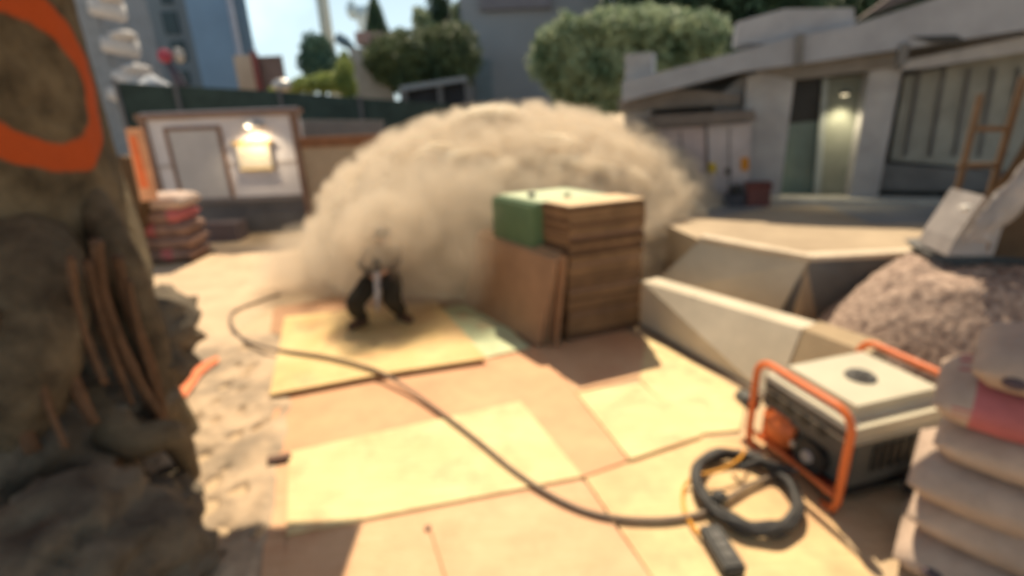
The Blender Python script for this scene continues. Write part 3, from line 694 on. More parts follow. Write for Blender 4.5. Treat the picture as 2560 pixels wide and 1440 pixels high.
# front panel, leaning
a = MB(); a.hull([gl(.05, .05, .36), gl(GW-.05, .05, .36), gl(.05, .05, .57), gl(GW-.05, .05, .57), gl(.05, .12, .62), gl(GW-.05, .12, .62), gl(.05, .2, .36), gl(GW-.05, .2, .36)]); a.build('control_panel', M['dgray'], gen)
a = MB(); a.box(gl(GW/2, .045, .585), (GW-.1, .02, .018), GR, .004); a.build('panel_trim', mat('grey_trim', (.22, .2, .18)), gen)
for k in range(4):
    a = MB(); a.tube([gl(.24+.14*k, .052, .47), gl(.24+.14*k, .035, .47)], .038, 16); a.build('socket', M['black'], gen)
# orange housing + engine + recoil
a = MB(); a.box(gl(.60, .075, .255), (.27, .15, .25), GR, .035); a.build('air_filter', M['orange'], gen, True)
a = MB(); a.tube([gl(.30, .12, .22), gl(.30, .03, .22)], .125, 24); a.build('alternator', M['black'], gen, False)
a = MB(); a.tube([gl(.30, .032, .22), gl(.30, .012, .22)], [.048, .040], 20); a.build('alternator_hub', M['steel'], gen, False)
a = MB(); a.tube([gl(.43, .05, .24), gl(.43, .02, .24)], .022, 12); a.build('switch', M['steel'], gen, False)
a = MB(); a.box(gl(GW/2, .06, .105), (GW-.12, .06, .02), GR, .004); a.build('base_bar', mat('dark_red_bar', (.28, .05, .025)), gen)
a = MB(); a.box(gl(GW/2, .5, .075), (GW-.1, .86, .05), GR, .01); a.build('chassis', M['black'], gen)
for k in range(6):
    a = MB(); a.box(gl(.036, .30+.075*k, .33), (.02, .045, .20), GR, .006); a.build('vent_slot', M['black'], gen)
a = MB(); a.box(gl(.034, .80, .28), (.012, .12, .10), GR, .003); a.build('rating_plate', mat('plate_grey', (.4, .4, .38)), gen)
for x in (-.035, GW+.035):
    wl = empty_w = None
    a = MB(); a.tube([gl(x-.035, .66, .10), gl(x+.035, .66, .10)], .12, 28); wh = a.build('wheel', M['rubber'], gen, False)
    a = MB(); a.tube([gl(x-.038, .66, .10), gl(x+.038, .66, .10)], .055, 18); a.build('rim', M['dgray'], wh, False)
a = MB(); a.tube([gl(GW+.04, .05, .30), gl(GW+.20, .05, .30)], [.065, .055], 18); a.build('exhaust', M['gray'], gen, True)

# ---------------- sacks, near right ----------------
def sack(name, c, L, Wd_, H_, rz, m, label, group, tilt=0, stripe=None, mark=None, seed=0):
    rot = Matrix.Rotation(rz, 3, 'Z') @ Matrix.Rotation(tilt, 3, 'Y')
    root_ = empty(name, c, label, 'sack', group)
    a = MB(); g_ = bmesh.ops.create_cube(a.bm, size=2); bmesh.ops.subdivide_edges(a.bm, edges=a.bm.edges, cuts=14, use_grid_fill=True)
    for v in a.bm.verts:
        x, y, z = v.co
        e_ = (max(abs(x), abs(y)))
        k = (1-abs(x)**5)**.5*.72+.28 if abs(x) < 1 else .28
        k2 = (1-abs(y)**4)**.5*.65+.35 if abs(y) < 1 else .35
        hgt = z*k*k2
        sx = x*(1-.05*y*y*0); sy = y*(1-.07*abs(x)**6)
        n1 = noise.fractal(Vector((x*2+seed, y*2, z)), .7, 2, 4)*.06
        v.co = rot @ Vector((sx*L/2, sy*Wd_/2*(1-.04*z*z), hgt*H_/2*(1+n1*2))) + Vector(c)
    mats = [m] + ([M['bagp']] if stripe else [])
    o = a.build('sack_body', mats, root_, True)
    if stripe:
        inv = rot.inverted()
        for p in o.data.polygons:
            q = inv @ (p.center-Vector(c)); fx = q.x/(L/2)
            if stripe[0] < fx < stripe[1]: p.material_index = 1
    if mark:
        q = rot @ Vector((L/2*mark[0], -Wd_/2-.0, mark[1]*H_)) + Vector(c)
        a = MB(); a.ball(q, (.05, .03, .03), 2, 0, 1, 0, rot); a.build('print_mark', M['ink'], root_, True)
    return root_
# stack axis: sacks with long side facing camera-left
rz = math.atan2(-.70, .72)
sx_ = math.cos(rz); sy_ = math.sin(rz)
def scen(px, py, z, back=.42):
    p = G(px, py, z); return p
labels = ['lowest pinkish brown sack of the near right stack', 'second sack up in the near right stack', 'third sack up in the near right stack with a red band at its end', 'fourth sack up in the near right stack, plain grey brown', 'fifth sack up with a broad red band, beside the generator tank', 'topmost rounded sack of the near right stack']
hh = .232
for i in range(6):
    z = .01+hh*(i+.5)
    # left end of each sack seen at these pixels
    ex, ey = [(2200, 1420), (2235, 1290), (2240, 1190), (2300, 1060), (2330, 900), (2385, 800)][i]
    Lk = 1.15; c0 = {0: (2.15, 2.42), 1: (2.21, 2.44), 2: (2.17, 2.47), 3: (2.27, 2.46), 4: (2.24, 2.52), 5: (2.33, 2.44)}[i]
    c = Vector((c0[0]+sx_*Lk/2+.17, c0[1]+sy_*Lk/2+.04, z))
    sack('sack', c, Lk, .68, hh*1.12, rz+[.03, -.03, .02, -.04, .03, .0][i], M['bag'], labels[i], 'sacks stacked beside the generator', stripe={2: (.35, 1.1), 4: (-.80, 1.1)}.get(i), mark={0: (-.7, .05), 5: (-.72, -.05)}.get(i), seed=i*3.1)

# ---------------- rubble heap ----------------
a = MB(); hb = G(2310, 790, .35)
bm = a.bm; N = 70
pk = Vector((4.6, 5.15, 0))
for j in range(N+1):
    for i in range(N+1):
        x = 2.9+3.6*i/N; y = 3.2+3.0*j/N
        d = math.hypot((x-4.75)/1.70, (y-4.68)/1.26)
        z = 1.45*max(0, 1-d**1.6)**.9 if d < 1 else 0
        z = min(z, .97+.06*noise.noise(Vector((x*3, y*3, 0))))
        z += .045*noise.fractal(Vector((x*7, y*7, 1)), .6, 2, 5)*(1 if z > .01 else 0)
        bm.verts.new((x, y, z-.006))
bm.verts.ensure_lookup_table()
for j in range(N):
    for i in range(N):
        q = j*(N+1)+i; vs_ = [bm.verts[k] for k in (q, q+1, q+N+2, q+N+1)]
        if max(v.co.z for v in vs_) > 0: bm.faces.new(vs_)
o = a.build('rubble_heap', M['gravel'], None, True); tag(o, 'pinkish heap of crushed rubble behind the generator', 'rubble', kind='stuff')

# ---------------- tarp-covered hoarding + timber frame at right ----------------
hr_ = empty('tarp_pile', (4.7, 4.7, .8), 'brown timber pile with grey tarp draped over its sloping edge', 'timber pile')
hY = 4.75; n_h = Vector((-.25, -.97, 0)).normalized()
def H(x, y, Y=hY): return P(x+52, y, Y)
a = MB(); a.prism([H(2320, 632), H(2350, 560), H(2470, 420), H(2565, 255), H(2760, 100), H(2800, 640), H(2560, 650)], (.72, .62, 0)); a.build('timber', M['brownw'], hr_)
a = MB()
edge = [H(2322, 600, 4.62), H(2345, 545, 4.62), H(2400, 480, 4.62), H(2450, 420, 4.62), H(2490, 370, 4.62), H(2560, 260, 4.62), H(2640, 160, 4.62)]
up_ = [p+Vector((.02, .35, .05)) for p in edge]; lo_ = [p+Vector((.25, -.03, -.12)) for p in edge]
epts = cat_rom(edge, 6)
for i in range(len(epts)-1):
    p, q = epts[i], epts[i+1]
    w0 = .10+.05*noise.noise(p*4); w1 = .10+.05*noise.noise(q*4)
A_ = []
for i, p in enumerate(epts):
    wv = .9+.5*noise.noise(p*3.3); row = []
    for k in range(9):
        f = k/8
        row.append(a.bm.verts.new(p+Vector((.06+.30*f*wv, -.10+.05*math.sin(f*3.1)*-1+.04*noise.noise(Vector((i*.3, k*.8, 0))), .10*math.sin(f*2.6)-.20*f*wv))))
    A_.append(row)
for i in range(len(A_)-1):
    for k in range(8): a.bm.faces.new((A_[i][k], A_[i][k+1], A_[i+1][k+1], A_[i+1][k]))
o = a.build('tarp', M['tarp'], hr_, True); sm = o.modifiers.new('s', 'SOLIDIFY'); sm.thickness = .03
a = MB(); a.prism([H(2335, 600, 4.7)+Vector((0, 0, -.0)), H(2410, 490, 4.7), H(2470, 520, 4.7), H(2430, 640, 4.7), H(2315, 640, 4.7)], (.1, .5, 0)); a.build('tarp_side', M['tarp'], hr_)
for x, y in ((2385, 520),):
    a = MB(); a.ball(H(x-22, y, 4.56), (.05, .04, .028), 3, .3, 2, x); a.build('bright_spot', mat('bright_spot_pale', (.7, .66, .6), rough=.3), hr_, True)  # small pale lump set in as the bright spot on the tarp
tf = empty('ladder', P(2400, 560, 5.6), 'light timber ladder frame leaning behind the tarp pile', 'ladder')
def bar(p, q, w_, m, par, name):
    p, q = Vector(p), Vector(q); d = (q-p); rot = Vector((0, 0, 1)).rotation_difference(d.normalized()).to_matrix(); a = MB(); a.box((p+q)/2, (w_, w_*.6, d.length), rot, .004); return a.build(name, m, par)
bar(P(2372, 560, 5.5), P(2452, 235, 5.5), .06, M['lad2'], tf, 'rail'); bar(P(2440, 600, 5.5), P(2560, 190, 5.5), .065, M['lad2'], tf, 'rail')
bar(P(2430, 322, 5.48), P(2530, 322, 5.48), .055, M['lad2'], tf, 'rung'); bar(P(2395, 415, 5.48), P(2500, 412, 5.48), .055, M['lad2'], tf, 'rung'); bar(P(2380, 505, 5.48), P(2470, 505, 5.48), .055, M['lad2'], tf, 'rung')
# dark ledge under pile (shadowed low wall right)
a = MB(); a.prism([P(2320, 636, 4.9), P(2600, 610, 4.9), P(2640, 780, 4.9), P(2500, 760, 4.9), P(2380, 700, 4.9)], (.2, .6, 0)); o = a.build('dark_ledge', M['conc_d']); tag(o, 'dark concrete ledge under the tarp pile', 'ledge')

# ---------------- underpass building on the terrace ----------------
p0 = Vector((4.6, 9.2, TZ)); fd = Vector((.936, -.351, 0)).normalized(); fn = Vector((fd.y, -fd.x, 0))
fn = Vector((-.351, -.936, 0)).normalized()
bk = -fn
bld = empty('underpass_building', p0, 'grey concrete underpass building with pillars, roof beam and glass door', 'building')
def FP(pts, off=0): return [PL(x, y, p0-fn*(-off)*1.0, fn) for x, y in pts]
def slab(name, pts, off, th, m, par=bld):
    a = MB(); a.prism(FP(pts, off), bk*th); return a.build(name, m, par)
slab('back_wall', [(1560, 230), (1700, 200), (2000, 150), (2600, 60), (3300, -60), (3300, 560), (2600, 530), (2200, 520), (1600, 540)], -.9, .3, M['conc_d'])
slab('recess_panel', [(2262, 190), (2640, 110), (2640, 440), (2225, 400)], -.62, .12, mat('panel_grey', (.27, .27, .24), var=.15, scale=2))
for x in range(2290, 2640, 62):
    slab('panel_joint', [(x+8, 170), (x+16, 170), (x-22, 390), (x-30, 390)], -.58, .03, M['conc_d'])
slab('bench_plinth', [(2205, 410), (2640, 440), (2640, 480), (2195, 475)], -.35, .25, M['conc_d'])
slab('pillar', [(1868, 190), (1992, 155), (1946, 520), (1838, 522)], .12, .5, M['conc'])
slab('pillar', [(2176, 170), (2262, 140), (2190, 512), (2120, 512)], .08, .5, M['conc'])
slab('wing_wall', [(1780, 285), (1800, 235), (1850, 195), (1900, 180), (1890, 520), (1790, 520)], -.15, .3, M['conc'])
slab('roof_beam', [(1555, 205), (1850, 128), (2000, 88), (2130, 64), (2560, -75), (2900, -180), (2900, 40), (2560, 75), (2270, 120), (2000, 160), (1850, 180), (1555, 255)], .5, 4.5, mat('beam_concrete', (.30, .31, .34), var=.12, scale=1.5))
slab('roof_edge', [(2160, 40), (2400, -50), (2700, -140), (2700, -200), (2300, -60)], -.6, .8, mat('brown_roof', (.12, .09, .08)))
slab('beam_lower', [(2270, 150), (2560, 90), (2900, 40), (2900, 90), (2560, 130), (2330, 168), (2250, 175)], .25, .3, M['conc'])
slab('beam_slot', [(2275, 92), (2390, 88), (2420, 104), (2330, 108)], .52, .04, M['black'])
slab('parapet', [(1835, 110), (1842, 55), (1960, 22), (2135, 20), (2140, 95), (2000, 110)], .35, .8, mat('parapet_concrete', (.32, .33, .36), var=.12, scale=2))
slab('lintel', [(1880, 176), (2240, 130), (2250, 165), (2170, 178), (1985, 200)], .14, .3, mat('lintel_brown', (.20, .185, .17), var=.1))
slab('beam_post', [(1990, 85), (2012, 82), (2008, 160), (1986, 165)], .56, .1, M['conc_d'])
slab('beam_post', [(2252, 110), (2275, 105), (2266, 160), (2244, 165)], .56, .1, M['conc_d'])
slab('left_pier', [(1562, 135), (1632, 130), (1628, 330), (1560, 330)], .0, .6, M['conc'])
slab('low_canopy', [(1545, 245), (1700, 222), (1850, 235), (1850, 262), (1700, 268), (1545, 280)], .2, .5, mat('brown_canopy', (.16, .14, .125)))
# glass door, side glass, lamp
slab('glass_pane', [(1975, 205), (2062, 200), (2040, 490), (1945, 490)], -.35, .05, M['glassg'])
slab('dark_opening', [(1985, 200), (2068, 195), (2055, 300), (1965, 310)], -.30, .03, M['black'])
slab('door', [(2062, 196), (2176, 185), (2140, 495), (2040, 492)], -.32, .08, mat('door_grey', (.22, .235, .20), var=.15, scale=3))
slab('door_frame', [(2058, 196), (2072, 195), (2050, 495), (2034, 495)], -.2, .1, mat('door_frame', (.30, .33, .32)))
a = MB(); lp = FP([(2112, 232)], -.18)[0]; a.ball(lp, (.09, .06, .035), 3); lmp = a.build('lamp', M['dgray'], bld, True)
a = MB(); a.ball(lp+Vector((0, 0, -.03)), (.06, .045, .02), 3); a.build('diffuser', M['lampglow2'], lmp, True)
pl = bpy.data.lights.new('door_lamp_light', 'SPOT'); pl.energy = 45; pl.color = (1, .85, .55); pl.spot_size = R_(100); pl.spot_blend = .8; pl.shadow_soft_size = .05
po = bpy.data.objects.new('door_lamp_light', pl); COL.objects.link(po); po.location = lp+fn*.10+Vector((0, 0, -.06)); po.rotation_euler = Vector((fn.x*.1, fn.y*.1, 1)).to_track_quat('Z', 'Y').to_euler()
a = MB(); a.box(p0+fd*1.0+fn*.15+Vector((0, 0, .04)), (3.2, .5, .07), Matrix((fd, -fn, Vector((0, 0, 1)))).transposed()); a.build('door_step', mat('step_stone', (.42, .40, .36)), bld)

# electrical cabinets
def cab(px, off, m, label, st=None):
    r0 = empty('electrical_cabinet', FP([px[3]], off)[0], label, 'cabinet', 'electrical cabinets on the terrace')
    a = MB(); a.prism(FP(px, off), bk*.4); a.build('housing', m, r0)
    xs = [(px[0][0]+px[1][0])/2, (px[2][0]+px[3][0])/2]
    a = MB(); a.prism(FP([(xs[0]-2, px[0][1]+4), (xs[0]+2, px[0][1]+4), (xs[1]+2, px[2][1]-4), (xs[1]-2, px[2][1]-4)], off+.012), bk*.02); a.build('door_gap', M['conc_d'], r0)
    if st:
        for (x, y, w_, h_, mm2) in st:
            a = MB(); a.prism(FP([(x, y), (x+w_, y), (x+w_, y+h_), (x, y+h_)], off+.012), bk*.02); a.build('sticker', mm2, r0)
cab([(1640, 322), (1762, 316), (1768, 522), (1660, 524)], .35, M['pinkw'], 'pinkish white cabinet nearest the smoke with graffiti tints')
cab([(1768, 314), (1878, 306), (1872, 500), (1775, 521)], .38, mat('pale_cabinet', (.42, .38, .385), var=.12, scale=3), 'pale cabinet with yellow and orange warning stickers beside the pillar', [(1764+8, 408, 18, 24, M['sign_y']), (1852, 394, 20, 32, M['sign_o']), (1812, 420, 16, 18, M['dgray'])])
slab('cabinet_hood', [(1620, 290), (1760, 282), (1885, 275), (1892, 300), (1760, 312), (1630, 320)], .5, .5, mat('hood_brown', (.15, .125, .11)))
# red crate and dark motor next to it
rb = empty('red_cooler', P(1905, 520, 8.7), 'dull red crate standing at the foot of the pillar', 'crate')
a = MB(); a.prism(FP([(1868, 468), (1928, 466), (1924, 522), (1866, 524)], .75), bk*.35); a.build('crate_body', M['redbox'], rb)
a = MB(); a.prism(FP([(1864, 462), (1932, 460), (1931, 470), (1865, 472)], .77), bk*.39); a.build('lid', mat('dark_red_lid', (.13, .045, .04)), rb)
db = empty('dark_machine', P(1840, 520, 8.6), 'dark round headed compressor beside the red crate', 'machine')
a = MB(); a.prism(FP([(1812, 490), (1862, 486), (1862, 526), (1808, 528)], .85), bk*.3); a.build('tank', mat('navy_metal', (.06, .065, .08)), db)
a = MB(); a.ball(FP([(1840, 474)], .75)[0], (.10, .10, .09), 3); a.build('motor', M['black'], db, True)

# ---------------- site cabin at left ----------------
CY = 12.3
cb = empty('site_cabin', P(560, 600, CY), 'white site cabin with brown trim, closed hatch and wall lamp', 'cabin')
cl, crr = P(352, 600, CY).x-.0, P(742, 290, CY).x
cx0 = P(350, 290, CY).x; cx1 = P(736, 290, CY).x; zt = P(540, 275, CY).z; zb = P(640, 492, CY).z
def cbx(name, x0, x1, z0, z1, y0, th, m, par=cb): 
    a = MB(); a.box(((x0+x1)/2, y0+th/2, (z0+z1)/2), (x1-x0, th, z1-z0)); return a.build(name, m, par)
cbx('wall', cx0, cx1, zb, zt, CY, .3, M['white'])
cbx('plinth', cx0+.02, cx1-.02, 0, zb, CY+.03, .25, M['lowwall'])
cbx('roof', cx0-.08, cx1+.08, zt-.15, zt-.03, CY-.10, .45, M['frame'])
cbx('corner_post', cx0-.06, cx0+.10, 0, zt-.16, CY-.06, .15, M['frame']); cbx('corner_post', cx1-.10, cx1+.05, 0, zt-.16, CY-.06, .15, M['frame'])
cbx('bottom_rail', cx0+.10, cx1-.10, zb-.10, zb+.02, CY-.05, .10, mat('slate_rail', (.16, .145, .15)))
zm = P(640, 405, CY).z
dx0, dx1 = P(440, 400, CY).x-.02, P(560, 400, CY).x; dz0, dz1 = zb+.02, P(490, 325, CY).z
cbx('mid_rail', cx0+.10, dx0-.08, zm-.06, zm+.02, CY-.02, .04, mat('pale_rail', (.38, .34, .34)))
cbx('mid_rail', dx1+.08, cx1-.10, zm-.06, zm+.02, CY-.02, .04, mat('pale_rail2', (.42, .38, .37)))
cbx('door', dx0, dx1, dz0, dz1, CY-.03, .05, mat('hatch_grey', (.42, .41, .42), var=.05)); 
cbx('door_frame', dx0-.08, dx0, dz0, dz1+.08, CY-.05, .08, M['frame']); cbx('door_frame', dx1, dx1+.08, dz0, dz1+.08, CY-.05, .08, M['frame']); cbx('door_frame', dx0, dx1, dz1, dz1+.08, CY-.05, .08, M['frame'])
# lamp
lc = P(628, 312, CY-.18)
a = MB(); a.tube([lc+Vector((0, 0, .10)), lc+Vector((0, 0, .03)), lc+Vector((0, 0, -.05))], [.06, .13, .24], 24); lm = a.build('wall_lamp', M['steel'], cb, True)
a = MB(); a.ball(lc+Vector((0, 0, -.05)), (.14, .14, .035), 3); a.build('diffuser', M['lampglow'], lm, True)
pl = bpy.data.lights.new('cabin_lamp_light', 'SPOT'); pl.energy = 95; pl.color = (1, .80, .52); pl.spot_size = R_(125); pl.spot_blend = .7; pl.shadow_soft_size = .08
po = bpy.data.objects.new('cabin_lamp_light', pl); COL.objects.link(po); po.location = lc+Vector((0, -.26, -.04)); po.rotation_euler = (R_(24), 0, 0)
# box under lamp
bx0, bx1 = P(592, 380, CY).x, P(686, 380, CY).x; bz1, bz0 = P(636, 352, CY).z, P(640, 425, CY).z
hb_ = cbx('fuse_box', bx0+.06, bx1-.06, bz0+.06, bz1-.07, CY-.12, .12, mat('fuse_cream', (.60, .54, .44)))
cbx('box_rim', bx0, bx1, bz1-.07, bz1, CY-.15, .15, mat('yellow_trim', (.62, .40, .14)), hb_); cbx('box_rim', bx0+.05, bx1-.05, bz0, bz0+.06, CY-.13, .13, mat('yellow_trim2', (.50, .36, .16)), hb_)
# low step box in front
cbx('steps', P(505, 575, 11.6).x, P(598, 575, 11.6).x, 0, P(550, 558, 11.6).z, 11.5, .5, mat('dull_step', (.15, .12, .125)))

# tan panel beside (gate)
tg = empty('site_gate', P(850, 500, 12.0), 'tan site gate panel with rusty brown top rail beside the cabin', 'gate')
gx0, gx1 = P(748, 345, 12.0).x, P(1010, 345, 12.0).x; gz1 = P(850, 340, 12.0).z
for nm, x0, x1, z0, z1, y, th, m_ in (('panel', gx0, gx1, 0.02, gz1-.2, 12.0, .06, M['tanp']), ('top_rail', gx0-.02, gx1, gz1-.22, gz1, 11.95, .14, M['rust']), ('post', gx0-.12, gx0, 0, gz1, 11.93, .14, M['frame'])):
    a = MB(); a.box(((x0+x1)/2, y+th/2, (z0+z1)/2), (x1-x0, th, z1-z0)); a.build(nm, m_, tg)
a = MB(); a.box(P(852, 452, 11.95), (.14, .08, .34)); a.build('latch', M['dgray'], tg)
a = MB(); a.box(P(800, 540, 11.98), (.9, .03, .05), Matrix.Rotation(-.3, 3, 'Y')); a.build('brace', M['rust'], tg)

# ---------------- small stack of sacks at left, orange board ----------------
sb = G(435, 655, 0); sYc = sb.y
srnd = random.Random(5); n_lab = ['lowest', 'second', 'third', 'fourth', 'fifth']
zl = P(440, 490, 9.9).z
hs_ = zl/5
for i in range(5):
    x_ = P(398, 560, 9.95).x
    sack('sack', Vector((x_+srnd.uniform(-.05, .05), 10.15, .02+hs_*(i+.5))), 1.15, .8, hs_*1.15, srnd.uniform(-.06, .06), mat('brown_sack', (.24, .15, .12), var=.25, scale=4, rough=.9) if i < 4 else mat('pale_sack', (.50, .38, .32), var=.15), n_lab[i]+' pinkish brown sack from the floor in the far left stack' if i < 4 else 'topmost pale sack of the far left stack', 'sacks stacked at the far left', stripe={0: (.0, .35), 2: (-.5, -.1), 3: (.55, 1.1)}.get(i), seed=i*5+20)
a = MB(); a.box((P(398, 560, 9.95).x, 10.15, .02), (1.2, .85, .04)); a.bm.normal_update(); o = a.build('pallet', M['brownw']); tag(o, 'thin dark pallet under the far left sack stack', 'pallet')
a = MB(); oa = [P(312, 322, 9.4), P(345, 322, 9.4), P(385, 500, 9.4), P(352, 505, 9.4)]; a.prism(oa, (.02, .10, 0)); ob = a.build('warning_board', mat('peach_paint', (.72, .36, .2), var=.15, scale=3)); tag(ob, 'upright orange and peach board leaning beside the far left sacks', 'board')
a = MB(); oa = [P(322, 340, 9.385), P(338, 340, 9.385), P(372, 470, 9.385), P(350, 470, 9.385)]; a.prism(oa, (0, .012, 0)); a.build('orange_stripe', mat('orange_stripe', (.82, .20, .07)), ob)
a = MB(); oa = [P(296, 390, 9.5), P(318, 395, 9.5), P(352, 500, 9.5), P(330, 660, 9.5), P(300, 660, 9.5)]; a.prism(oa, (.02, .3, 0)); o = a.build('dark_plank', M['brownw']); tag(o, 'dark brown plank between the trunk and the orange board', 'plank')

# ---------------- fences and low wall behind ----------------
fy = 17.5
fc = empty('mesh_fence', P(800, 300, fy), 'dark green mesh fence behind the cabin', 'fence')
fp_ = [P(290, 205, 16.0), P(440, 215, 16.5), P(700, 228, 17.0), P(900, 245, 17.5), P(1160, 262, 18.0), P(1400, 280, 18.5)]
for i in range(len(fp_)-1):
    A, B = fp_[i], fp_[i+1]; a = MB(); a.prism([A, B, Vector((B.x, B.y, .0)), Vector((A.x, A.y, .0))], (0, .05, 0)); a.build('mesh_panel', M['teal'], fc)
    a = MB(); a.box(Vector((A.x, A.y-.05, (A.z+.1)/2)), (.09, .09, A.z+.1)); a.build('post', mat('slate_post', (.11, .11, .12)), fc)
lw = MB(); A, B = P(690, 300, 15), P(955, 302, 15.2); lw.prism([A, B, Vector((B.x, B.y, 0)), Vector((A.x, A.y, 0))], (0, .3, 0)); o = lw.build('low_wall', M['lowwall']); tag(o, 'grey slate low wall in front of the green fence', 'wall')
for i, (x, y) in enumerate(((728, 292), (745, 318))):
    a = MB(); a.ball(P(x, y, 14.6), (.13, .12, .22), 3, .25, 1.5, i); o = a.build('stone', mat('pale_stone_%s' % 'ab'[i], (.34, .33, .34)), None, True); tag(o, ['upper pale grey stone perched beside the cabin corner', 'lower pale grey stone beside the cabin corner'][i], 'stone')
    a = MB(); q = P(x, y, 14.6); a.box(Vector((q.x, q.y, (q.z-.1)/2)), (.2, .2, q.z-.1)); a.build('stone_post', M['lowwall'], o)

# ---------------- background buildings ----------------
def tower(name, x0, x1, ytop, Y, depth, m, label, wins=(), wm=None, ybase=250):
    A, B = P(x0, ybase, Y), P(x1, ybase, Y); zt_ = P((x0+x1)/2, ytop, Y).z
    r0 = empty(name, (A.x, Y, 0), label, 'building')
    a = MB(); A0 = Vector((A.x, Y, 0)); B0 = Vector((B.x, Y, 0)); up3 = Vector((0, 0, zt_))
    A1 = A0+A0.normalized()*depth; B1 = B0+B0.normalized()*depth
    a.hull([A0, B0, A1, B1, A0+up3, B0+up3, A1+up3, B1+up3]); a.build('wall', m, r0)
    for (x, y, w_, h_) in wins:
        c = P(x, y, Y); a = MB(); a.box(c+Vector((0, -.02, 0)), (w_, .16, h_)); a.build('window', wm or M['glassd'], r0)
    return r0
tw = tower('tower_block', 200, 540, -420, 42, 14, M['twr'], 'tall grey apartment tower with dark square windows', [(345, 52, 1.5, 1.7), (428, 58, 1.1, 1.5), (368, 122, 1.5, 1.7), (448, 128, 1.0, 1.4), (325, -20, 1.2, 1.3), (415, -12, .8, 1.2), (460, 195, .9, 1.0), (385, 190, 1.1, 1.2)])
tower('blue_tower', 516, 622, -500, 40, 12, M['blue'], 'tall blue clad stair tower beside the grey tower block')
r0 = tower('narrow_tower', 620, 660, -420, 44, 12, M['blue2'], 'narrow steel blue tower edge against the bright sky')
A = P(612, 200, 39.9); a = MB(); a.box((A.x, 39.9, 12), (.25, .3, 24)); a.build('corner_trim', mat('lilac_trim', (.30, .34, .44)), r0)
# balcony building, left, sunlit side
bb = empty('balcony_building', P(330, 250, 26), 'pale apartment house with stacked rounded balconies behind the trunk', 'building')
def bxc(c, s_, m_, nm='wall', par=bb, bev=0):
    a = MB(); a.box(c, s_, None, bev); return a.build(nm, m_, par)
A = P(230, 260, 27); bxc(Vector((A.x-1.2, 29, 6)), (5.2, 4, 16), mat('grey_flank', (.20, .22, .25)))
for i, (x, y, w_) in enumerate(((272, 20, .85), (305, 112, .9), (338, 195, 1.0), (352, 238, 1.5))):
    c = P(x, y, 26.2)
    a = MB(); a.tube([c+Vector((-.35, .3, -.38)), c+Vector((-.3, .3, -.2)), c+Vector((-.25, .3, .30))], [w_*.75, w_*.85, w_*.80], 28); a.ball(c+Vector((.15, 0, .38)), (w_*.62, w_*.6, .22), 3, .2, 1.6, i); a.build('balcony', M['bal'], bb, True)
a = MB(); A = P(385, 235, 25.5); a.ball(A, (.75, .6, .75), 3, .2, 1.3, 5); a.build('planter', mat('white_blue', (.52, .53, .56)), bb, True)
# red lamp on mast
rl = empty('signal_mast', P(450, 240, 24), 'dark leaning mast with red lamp head in front of towers', 'mast')
a = MB(); a.tube([P(470, 250, 24), P(440, 190, 24), P(418, 150, 24)], [.32, .2, .12], 10); a.build('mast', mat('dark_mast', (.07, .06, .08)), rl, True)
a = MB(); a.ball(P(412, 140, 23.9), (.28, .25, .28), 3); a.build('lamp_head', M['red'], rl, True)
a = MB(); a.ball(P(447, 138, 24.2), (.22, .2, .3), 3); o = a.build('globe_lamp', mat('globe_grey', (.36, .34, .33)), None, True); tag(o, 'pale grey globe lamp beside the red lamp head', 'lamp')
# containers behind fence
c_ = tower('container_block', 640, 712, 140, 30, 3, M['cont'], 'brown container block with dark face beyond the fence', ybase=180)
a = MB(); A = P(645, 180, 29.9); a.box(A+Vector((0, -.1, -.2)), (.25, .3, 2.4)); a.build('red_edge', mat('dull_red', (.18, .06, .06)), c_)
tower('beige_hut', 590, 645, 138, 31, 3, M['contl'], 'low beige hut between the blue tower and the brown container', ybase=180)
a = MB(); a.ball(P(705, 213, 20), (.35, .3, .22), 3); o = a.build('white_light', M['steel'], None, True); tag(o, 'small pale floodlight on top of the green fence', 'floodlight')
a = MB(); q = P(705, 213, 20); a.tube([q, Vector((q.x, q.y, 0))], .05, 8); a.build('pole', M['dgray'], o)
# mast in the sky
a = MB(); A, B = P(798, -200, 55), P(832, 150, 55); B.z = 0; B.x = P(834, 200, 55).x; A.x = B.x; A.z = 30; a.tube([B, A], [.62, .50], 12); o = a.build('tall_mast', M['mast'], None, True); tag(o, 'tall pale grey mast rising into the sky', 'mast')
# grey building centre
g_ = tower('grey_building', 1165, 1520, -120, 26, 8, M['greyb'], 'plain slate grey building in the centre background', [(1210, 215, .8, 2.2)], mat('slate_door', (.13, .17, .20)), ybase=260)
a = MB(); a.box(P(1290, 5, 25.9), (3.2, .4, .6)); a.build('eave_band', mat('mauve_band', (.15, .145, .17)), g_)
tower('low_grey_house', 885, 985, 118, 24, 5, mat('olive_grey', (.33, .32, .31)), 'low olive grey house with rusty roof edge left of hedge', ybase=220)
a = MB(); A, B = P(890, 112, 23.9), P(985, 112, 23.9); a.prism([A, B, B+Vector((0, 0, .5)), A+Vector((0, 0, .5))], (0, 5.2, 0)); o = a.build('house_roof', mat('mauve_roof', (.30, .20, .19))); o.parent = bpy.data.objects['low_grey_house']; bpy.context.view_layer.update(); o.matrix_parent_inverse = o.parent.matrix_world.inverted()
